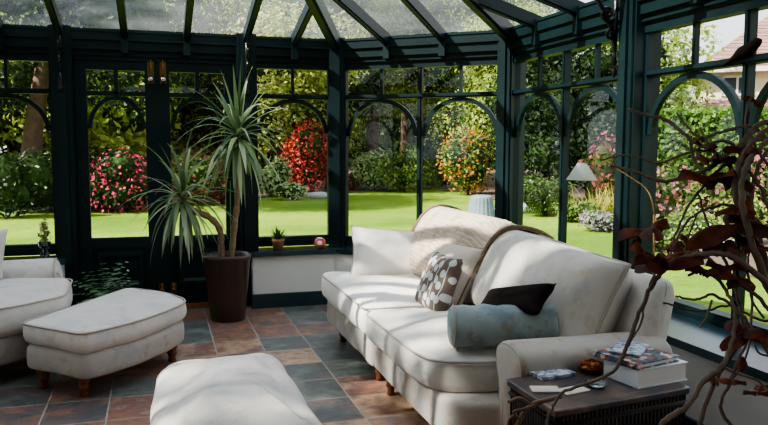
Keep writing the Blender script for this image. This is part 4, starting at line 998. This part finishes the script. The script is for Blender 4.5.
def tree(name, label, px, py, h, cr, mats, n, ls, seed, trunk=.16, cz=.55, lean=0, blobs=None, group=None, pos=None, core=.45, squash=1.0, dz=0):
    x, y = pos or P3(px, py); rg = random.Random(seed)
    r = thing(name, label, 'tree', (x, y, GZ), group)
    top = (x + lean, y + .3, GZ + h * .8)
    mk('trunk', tube(smooth_path([(x, y, GZ), (x + lean * .3, y, GZ + h * .25), (x + lean * .7, y + .1, GZ + h * .5), top], 5), [trunk * (1.25 - .9 * i / 15) for i in range(16)], 10), M['treebark'], r, True)
    B = []
    for k in range(9):
        a = k * 2.4; q = rg.uniform(.25, .75) * cr; zz = h * (cz + rg.uniform(-.22, .28)); s = cr * rg.uniform(.42, .62)
        B.append((x + lean * .8 + q * math.cos(a), y + q * math.sin(a), GZ + zz, s, s, s * squash))
    B.append((x + lean * .8, y, GZ + h * (cz + .3), cr * .5, cr * .5, h * .17))
    g = leafgeo(B, n, ls, seed, .55, core)
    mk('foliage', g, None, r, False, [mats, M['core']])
    return r
def shrub(name, label, px, py, rx, rz, mat, n, ls, seed, flower=None, nf=0, fs=.1, cat='shrub', group=None, pos=None, ry=None, core=.7, aspect=.55, lumps=5):
    x, y = pos or P3(px, py); rg = random.Random(seed); ry = ry or rx * .8
    r = thing(name, label, cat, (x, y, GZ), group); B = []
    for k in range(lumps):
        a = k * 2.4; q = rg.uniform(.15, .6)
        B.append((x + rx * q * math.cos(a), y + ry * q * math.sin(a), GZ + rz * rg.uniform(.65, 1.2), rx * rg.uniform(.45, .6), ry * rg.uniform(.45, .6), rz * rg.uniform(.5, .75)))
    B.append((x, y, GZ + rz * .6, rx * .75, ry * .75, rz * .6))
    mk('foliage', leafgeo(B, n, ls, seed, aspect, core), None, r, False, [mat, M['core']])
    mk('stem', tube([(x, y, GZ), (x, y, GZ + rz * .7)], .05, 7), M['treebark'], r)
    if flower: mk('blossom', leafgeo([(b[0], b[1], b[2], b[3] * 1.06, b[4] * 1.06, b[5] * 1.06) for b in B], nf, fs, seed + 50, .8, 0, .2, .88), None, r, False, [flower])
    return r
TREES = [
 ('garden_tree', 'big dark tree with a leaning reddish trunk beyond the left window', 26, 209, 8.5, 3.4, 'deep', 14000, .2, 1, .22, .62, .9),
 ('garden_tree', 'mid green bushy tree seen through the left door pane', 108, 189, 8.6, 4.0, 'lgreen', 30000, .125, 2, .2, .5, 0),
 ('garden_tree', 'tall green tree seen through the right door pane behind the yucca', 205, 187, 9.0, 4.2, 'lgreen', 30000, .125, 3, .2, .5, 0),
 ('garden_tree', 'yellow-green tree behind the red maple', 282, 192, 6.0, 2.3, 'ygreen', 9000, .16, 4, .15, .55, 0),
 ('garden_tree', 'dark narrow tree standing tall to the right of the yellow-green tree', 322, 189, 12, 2.2, 'deep', 11000, .2, 5, .2, .5, 0),
 ('garden_tree', 'bright green spreading tree behind the pale variegated shrub', 372, 184, 12, 4.0, 'lgreen', 36000, .135, 6, .22, .5, 0),
 ('garden_tree', 'broad light green tree behind the orange azalea', 446, 185, 12.5, 4.0, 'mgreen', 36000, .135, 7, .22, .5, 0),
 ('garden_tree', 'light green tree beyond the corner post next to the conifer', 512, 190, 6.6, 2.9, 'lgreen', 22000, .13, 8, .2, .5, 0),
 ('garden_tree', 'dark conifer-like tree with a slanting trunk beyond the first right-hand pane', 545, 205, 4.9, 1.8, 'deep', 11000, .13, 9, .12, .52, .4),
 ('garden_tree', 'dense dark green tree above the wine-leaved maple', 590, 206, 4.5, 1.9, 'deep', 12000, .13, 10, .12, .5, 0),
 ('garden_tree', 'bright bushy tree left of the hedge end', 622, 203, 4.7, 1.9, 'mgreen', 12000, .13, 11, .12, .55, 0),
]
for (nm, lab, px, py, h, cr, mt, n, ls, sd, tr, cz, ln) in TREES: tree(nm, lab, px, py, h, cr, M[mt], n, ls, sd, tr, cz, ln)
# thin airy tree beside the house
tree('garden_tree', 'thin airy tree with sky showing between its leaves beside the house', 664, 203, 5.6, 1.35, M['lgreen'], 1500, .18, 21, .08, .68, 0, core=0)
tree('garden_tree', 'unseen tree added left of the conservatory to shade the room', 0, 0, 11.5, 3.0, M['mgreen'], 15000, .22, 22, .3, .70, 0, pos=(-11.6, 3.7))  # out of view, added to keep sun off the left of the room
for k, (px, py, h, c_) in enumerate([(-70, 192, 6, 'deep'), (60, 192, 8, 'lgreen'), (160, 184, 8.5, 'ygreen'), (240, 184, 7.5, 'deep'), (405, 178, 13, 'mgreen'), (480, 178, 11, 'deep')]):
    lab = ['green tree at the far left edge behind the dark trunk', 'light tree between the left window and the doors', 'yellowish tree rising between the two doors', 'dark tree behind the yucca crown', 'tall pale tree rising behind the middle corner mullion', 'tall dark tree between the broad light tree and the corner post'][k]
    tree('garden_tree', lab, px, py, h, 3.6, M[c_], 11000, .26, 30 + k, .2, .5, 0)
tree('garden_tree', 'second unseen tree added left of the conservatory to shade the near sofa', 0, 0, 11.5, 2.3, M['mgreen'], 9000, .22, 27, .25, .70, 0, pos=(-6.3, .2))  # out of view, added to shade the near right of the room
# far boundary hedge
a0, a1 = P3(-140, 172), P3(520, 170)
def hedge(name, label, a, b, h, d, mat, n, ls, seed):
    a, b = Vector((*a, 0)), Vector((*b, 0)); L = (b - a).length; s = (b - a).normalized(); nn = Vector((-s.y, s.x, 0)); m = Matrix(((s.x, nn.x, 0, a.x), (s.y, nn.y, 0, a.y), (0, 0, 1, GZ), (0, 0, 0, 1)))
    r = thing(name, label, 'hedge', tuple((a + b) / 2 + Vector((0, 0, GZ))))
    rng = np.random.default_rng(seed); face = rng.integers(0, 3, n); P = np.stack([rng.uniform(0, L, n), rng.uniform(-d / 2, d / 2, n), rng.uniform(0, h, n)], 1)
    P[face == 0, 1] = -d / 2; P[face == 1, 1] = d / 2; P[face == 2, 2] = h; P += rng.normal(size=(n, 3)) * .06
    nr = np.zeros((n, 3)); nr[face == 0, 1] = -1; nr[face == 1, 1] = 1; nr[face == 2, 2] = 1; nr += rng.normal(size=(n, 3)) * .6; nr /= np.linalg.norm(nr, axis=1)[:, None]
    t = np.cross(nr, rng.normal(size=(n, 3))); t /= np.linalg.norm(t, axis=1)[:, None]; bb = np.cross(nr, t); sz = ls * rng.uniform(.6, 1.4, n)[:, None]
    V = np.stack([P - t * sz * .5, P + bb * sz * .3, P + t * sz * .5, P - bb * sz * .3], 1).reshape(-1, 3).tolist(); F = [(4 * i, 4 * i + 1, 4 * i + 2, 4 * i + 3) for i in range(n)]; I = [0] * n
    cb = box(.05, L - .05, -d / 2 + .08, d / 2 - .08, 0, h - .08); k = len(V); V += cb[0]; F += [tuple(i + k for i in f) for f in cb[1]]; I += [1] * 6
    V = [tuple(m @ Vector(v)) for v in V]
    mk('foliage', (V, F, I), None, r, False, [mat, M['core']]); return r
hedge('boundary_hedge', 'tall dark hedge along the far end of the lawn', a0, a1, 6.5, 1.5, M['deep'], 18000, .42, 3)
hedge('clipped_hedge', 'bright clipped hedge below the house beyond the right-hand windows', (10.05, 14.0), (15.2, 8.6), 2.22, .9, M['hedge'], 16000, .11, 4)
SH = [
 ('azalea_bush', 'red-pink flowering azalea seen through the left door', 122, 212, 1.05, .85, 'deep', 1500, .13, 1, 'pinkfl', 900, .09),
 ('azalea_bush', 'small dusky pink bush behind the lower yucca leaves', 196, 205, .8, .85, 'mgreen', 1200, .12, 2, 'wine', 350, .12),
 ('garden_shrub', 'russet shrub behind the yucca stems', 222, 204, .85, .75, 'wine', 1200, .12, 3, None, 0, 0),
 ('azalea_bush', 'white-flowered dark bush at the foot of the leaning trunk', 8, 218, .9, .85, 'deep', 1500, .12, 4, 'whitefl', 130, .08),
 ('garden_shrub', 'dark bush between the leaning trunk and the door post', 48, 212, 1.1, .7, 'deep', 1400, .14, 5, None, 0, 0),
 ('garden_shrub', 'dark low bush beside the pink azalea', 90, 209, .9, .8, 'deep', 1300, .13, 6, None, 0, 0),
 ('red_maple', 'bright red maple bush glowing in the sun', 307, 193, 1.05, 1.5, 'redleaf', 4200, .12, 7, None, 0, 0),
 ('garden_shrub', 'grey-green bush left of the red maple', 275, 197, .7, .65, 'variegated', 1300, .11, 8, None, 0, 0),
 ('garden_shrub', 'silvery low mound below the red maple', 292, 200, .6, .28, 'variegated', 600, .09, 9, None, 0, 0),
 ('variegated_shrub', 'pale variegated shrub at the edge of the lawn', 375, 191, 1.0, .8, 'variegated', 2600, .13, 10, None, 0, 0),
 ('garden_shrub', 'round mid green bush right of the pale variegated shrub', 405, 192, .9, .95, 'mgreen', 1800, .13, 11, None, 0, 0),
 ('garden_shrub', 'wine-coloured low shrub left of the pale variegated shrub', 352, 191, .6, .4, 'wine', 700, .11, 12, None, 0, 0),
 ('azalea_bush', 'orange flowering azalea near the grey tub', 468, 195, 1.0, 1.15, 'mgreen', 1700, .12, 13, 'orangefl', 700, .10),
 ('garden_shrub', 'dark bush in the shade behind the middle mullion', 432, 189, 1.1, 1.0, 'deep', 1500, .15, 14, None, 0, 0),
 ('garden_shrub', 'leafy white-dotted plants under the conifer', 545, 216, .65, .5, 'dgreen', 1500, .08, 15, 'whitefl', 60, .05),
 ('garden_shrub', 'green bush at the foot of the corner post', 523, 208, .7, .5, 'mgreen', 1000, .1, 16, None, 0, 0),
 ('wine_maple', 'wine-red leaved maple beyond the reading lamp', 616, 214, .75, 1.0, 'wine', 1600, .11, 17, None, 0, 0),
 ('lilac_cushion_plant', 'low lilac-grey flowering mound spilling onto the lawn', 604, 231, .62, .22, 'lilac', 1500, .06, 18, None, 0, 0),
 ('garden_shrub', 'low green plants beside the lilac mound', 575, 222, .5, .3, 'mgreen', 900, .08, 19, None, 0, 0),
 ('azalea_bush', 'dusty pink bush below the left end of the clipped hedge', 664, 232, .7, .75, 'dgreen', 900, .09, 20, 'rosefl', 700, .09),
 ('azalea_bush', 'bright rose-pink azalea at the right edge under the house', 764, 238, .6, .85, 'mgreen', 900, .09, 21, 'rosefl', 800, .09),
 ('azalea_bush', 'pink bush in the middle below the clipped hedge', 712, 236, .6, .6, 'mgreen', 900, .09, 22, 'rosefl', 420, .08),
 ('garden_shrub', 'bushy green plant with a few white flowers in front of the pink bushes', 690, 252, .62, .42, 'mgreen', 1700, .07, 23, 'whitefl', 50, .05),
 ('garden_shrub', 'lime green plant behind the brown dried leaves', 738, 246, .45, .5, 'lgreen', 1000, .08, 24, None, 0, 0),
 ('garden_shrub', 'mid green ground plants beside the grey rock', 655, 250, .5, .3, 'mgreen', 900, .08, 25, None, 0, 0),
]
for (nm, lab, px, py, rx, rz, mt, n, ls, sd, fl, nf, fs) in SH:
    shrub(nm, lab, px, py, rx, rz, M[mt], n, ls, sd + 100, M[fl] if fl else None, nf, fs)
# straw-coloured iris clump
x, y = P3(605, 219); ir = thing('iris_clump', 'straw-yellow clump of long blades behind the lilac mound', 'plant', (x, y, GZ)); rg = random.Random(9); gs = []
for k in range(150): gs.append(strap((x + rg.uniform(-.55, .55), y + rg.uniform(-.3, .3), GZ), rg.uniform(0, 6.28), rg.uniform(.7, 1.4), rg.uniform(.5, .85), .035, rg.uniform(.5, 1.4), 5))
mk('blades', join(*gs), M['straw'], ir, True)
# rocks
def rock(label, px, py, r, sz, seed):
    x, y = P3(px, py); rg = random.Random(seed); V, F = lathe([(r * .9, GZ), (r, GZ + r * sz * .4), (r * .8, GZ + r * sz * .8), (r * .4, GZ + r * sz), (.001, GZ + r * sz)], x, y, 11)
    V = [(x + (a - x) * (1 + .25 * math.sin(3 * math.atan2(b - y, a - x) + seed)), y + (b - y) * .7, c) for a, b, c in V]
    tag(mk('garden_rock', (V, F), M['stone'], None, True), label, 'rock')
rock('grey rock among the pale plants below the pink bushes', 722, 256, .34, .7, 2); rock('low grey rock beside the wine maple bed', 640, 240, .3, .5, 5)
rock('small pale stone in the bed under the red maple', 318, 198, .35, .5, 7); rock('flat grey stone at the foot of the conifer', 524, 212, .7, .35, 4)
# ribbed grey tub on the lawn
x, y = P3(481, 223); tb2 = thing('ribbed_tub', 'grey ribbed upturned tub standing on the lawn', 'tub', (x, y, GZ)); V, F = [], []
prof = [(.30, 0), (.305, .03), (.285, .06), (.225, .50), (.215, .53), (.17, .56), (.001, .565)]
for r, z in prof:
    for k in range(72):
        a = 2 * PI * k / 72; q = r * (1 + (.05 * math.cos(20 * a) if .05 < z < .52 else 0)); V.append((x + q * math.cos(a), y + q * math.sin(a), GZ + z))
for i in range(len(prof) - 1):
    for k in range(72): a, b = i * 72 + k, i * 72 + (k + 1) % 72; F.append((a, b, b + 72, a + 72))
mk('wall_of_tub', (V, F), M['tub'], tb2, True); mk('rim', lathe([(.30, GZ), (.32, GZ + .01), (.32, GZ + .04), (.30, GZ + .05)], x, y, 40), M['tub'], tb2, True)
# neighbour's house on the right
hx, hy = at_d(702, 120, 22).x, at_d(702, 120, 22).y; ang = -math.radians(38)
m = Matrix.Translation((hx, hy, 0)) @ Matrix.Rotation(ang, 4, 'Z')
ho = thing('neighbour_house', 'cream rendered house with brown tiled roofs above the hedge', 'house', (hx, hy, GZ))
def hp(name, g, mat, par=None): return mk(name, xf(g, m), mat, par or ho)
hp('wall', box(0, 9, 0, 6, GZ, 3.75), M['render'])
# main hipped roof: local x along the front
V = [(-.35, -.35, 3.62), (9.4, -.35, 3.62), (9.4, 6.4, 3.62), (-.35, 6.4, 3.62), (3.0, 3.0, 6.4), (6.0, 3.0, 6.4)]
hp('roof', (V, [(0, 1, 5, 4), (1, 2, 5), (2, 3, 4, 5), (3, 0, 4), (3, 2, 1, 0)]), M['rooftile'])
hp('fascia', box(-.37, 9.42, -.40, -.33, 3.54, 3.67), M['page'])
V = [(-1.6, -2.6, 1.95), (9, -2.6, 1.95), (9, 0, 2.78), (.1, 0, 2.78), (-1.6, .4, 1.95)]
hp('lean_to_roof', (V + [(a, b, c - .12) for a, b, c in V], [(0, 1, 2, 3), (0, 3, 4), (5, 8, 7, 6), (5, 9, 8), (0, 5, 6, 1), (0, 4, 9, 5)]), M['rooftile'])
hp('lean_to_wall', box(-1.3, 8.8, -2.3, 0, GZ, 2.0), M['render'])
for x0, x1 in ((.55, 1.25), (2.1, 3.2), (5, 6)):
    f = hp('window', join(box(x0 - .07, x1 + .07, -.06, .02, 2.88, 2.95), box(x0 - .07, x1 + .07, -.06, .02, 3.40, 3.47), box(x0 - .07, x0, -.06, .02, 2.88, 3.47), box(x1, x1 + .07, -.06, .02, 2.88, 3.47), box((x0 + x1) / 2 - .03, (x0 + x1) / 2 + .03, -.06, .02, 2.88, 3.47)), M['page'])
    hp('pane', box(x0, x1, -.03, .01, 2.95, 3.40), M['grey_cloth'], f)
# grey-roofed house glimpsed behind the trees at the left
hx2, hy2 = at_d(90, 120, 54).x, at_d(90, 120, 54).y; m = Matrix.Translation((hx2, hy2, 0)) @ Matrix.Rotation(.1, 4, 'Z')
ho = thing('distant_house', 'grey tiled roof of a house glimpsed between the trees behind the doors', 'house', (hx2, hy2, GZ))
hp('wall', box(-9, 9, 0, 6, GZ, 4.4), M['render'])
hp('roof', ([(-9.4, -.4, 4.3), (9.4, -.4, 4.3), (9.4, 3, 7.0), (-9.4, 3, 7.0), (9.4, 6.4, 4.3), (-9.4, 6.4, 4.3)], [(0, 1, 2, 3), (3, 2, 4, 5), (0, 3, 5), (1, 4, 2)]), M['greyroof'])
# ------------------------------------------------------------------ light
ld = bpy.data.lights.new('fill_light', 'AREA'); ld.energy = 7; ld.size = 1.4; ld.color = (1, .93, .84); lo = bpy.data.objects.new('fill_light', ld); COL.objects.link(lo); lo.location = (.2, -.2, 2.38)  # unseen warm fill added behind the camera to lift the near stems
w = bpy.data.worlds.new('World'); SC.world = w; w.use_nodes = True; nt = w.node_tree; nt.nodes.clear()
out = nt.nodes.new('ShaderNodeOutputWorld'); bg = nt.nodes.new('ShaderNodeBackground'); tc = nt.nodes.new('ShaderNodeTexCoord')
sp = nt.nodes.new('ShaderNodeSeparateXYZ'); nt.links.new(tc.outputs['Generated'], sp.inputs[0])
rp = nt.nodes.new('ShaderNodeValToRGB'); e = rp.color_ramp.elements; e[0].position = 0.0; e[0].color = (.92, .95, 1, 1); e[1].position = .9; e[1].color = (.42, .58, .88, 1)
nt.links.new(sp.outputs[2], rp.inputs[0])
nz = nt.nodes.new('ShaderNodeTexNoise'); nz.inputs['Scale'].default_value = 2.2; nz.inputs['Detail'].default_value = 6; nt.links.new(tc.outputs['Generated'], nz.inputs['Vector'])
r2 = nt.nodes.new('ShaderNodeValToRGB'); r2.color_ramp.elements[0].position = .42; r2.color_ramp.elements[1].position = .60; nt.links.new(nz.outputs['Fac'], r2.inputs[0])
mx = nt.nodes.new('ShaderNodeMix'); mx.data_type = 'RGBA'; nt.links.new(r2.outputs[0], mx.inputs[0]); nt.links.new(rp.outputs[0], mx.inputs[6]); mx.inputs[7].default_value = (1, 1, 1, 1)
nt.links.new(mx.outputs[2], bg.inputs[0]); bg.inputs[1].default_value = SKY; nt.links.new(bg.outputs[0], out.inputs[0])
sd = bpy.data.lights.new('sun', 'SUN'); sd.energy = SUN; sd.angle = math.radians(.8); sd.color = (1, .95, .87)
so = bpy.data.objects.new('sun', sd); COL.objects.link(so); so.rotation_euler = Vector(SDIR).to_track_quat('Z', 'Y').to_euler(); so.location = (-8, 8, 14)
SC.view_settings.view_transform = 'AgX'; SC.view_settings.look = 'AgX - Medium High Contrast'; SC.view_settings.exposure = EXPO
SC.cycles.max_bounces = 10; SC.cycles.transparent_max_bounces = 16; SC.cycles.use_denoising = True; SC.cycles.caustics_reflective = False; SC.cycles.caustics_refractive = False; SC.cycles.sample_clamp_indirect = 6
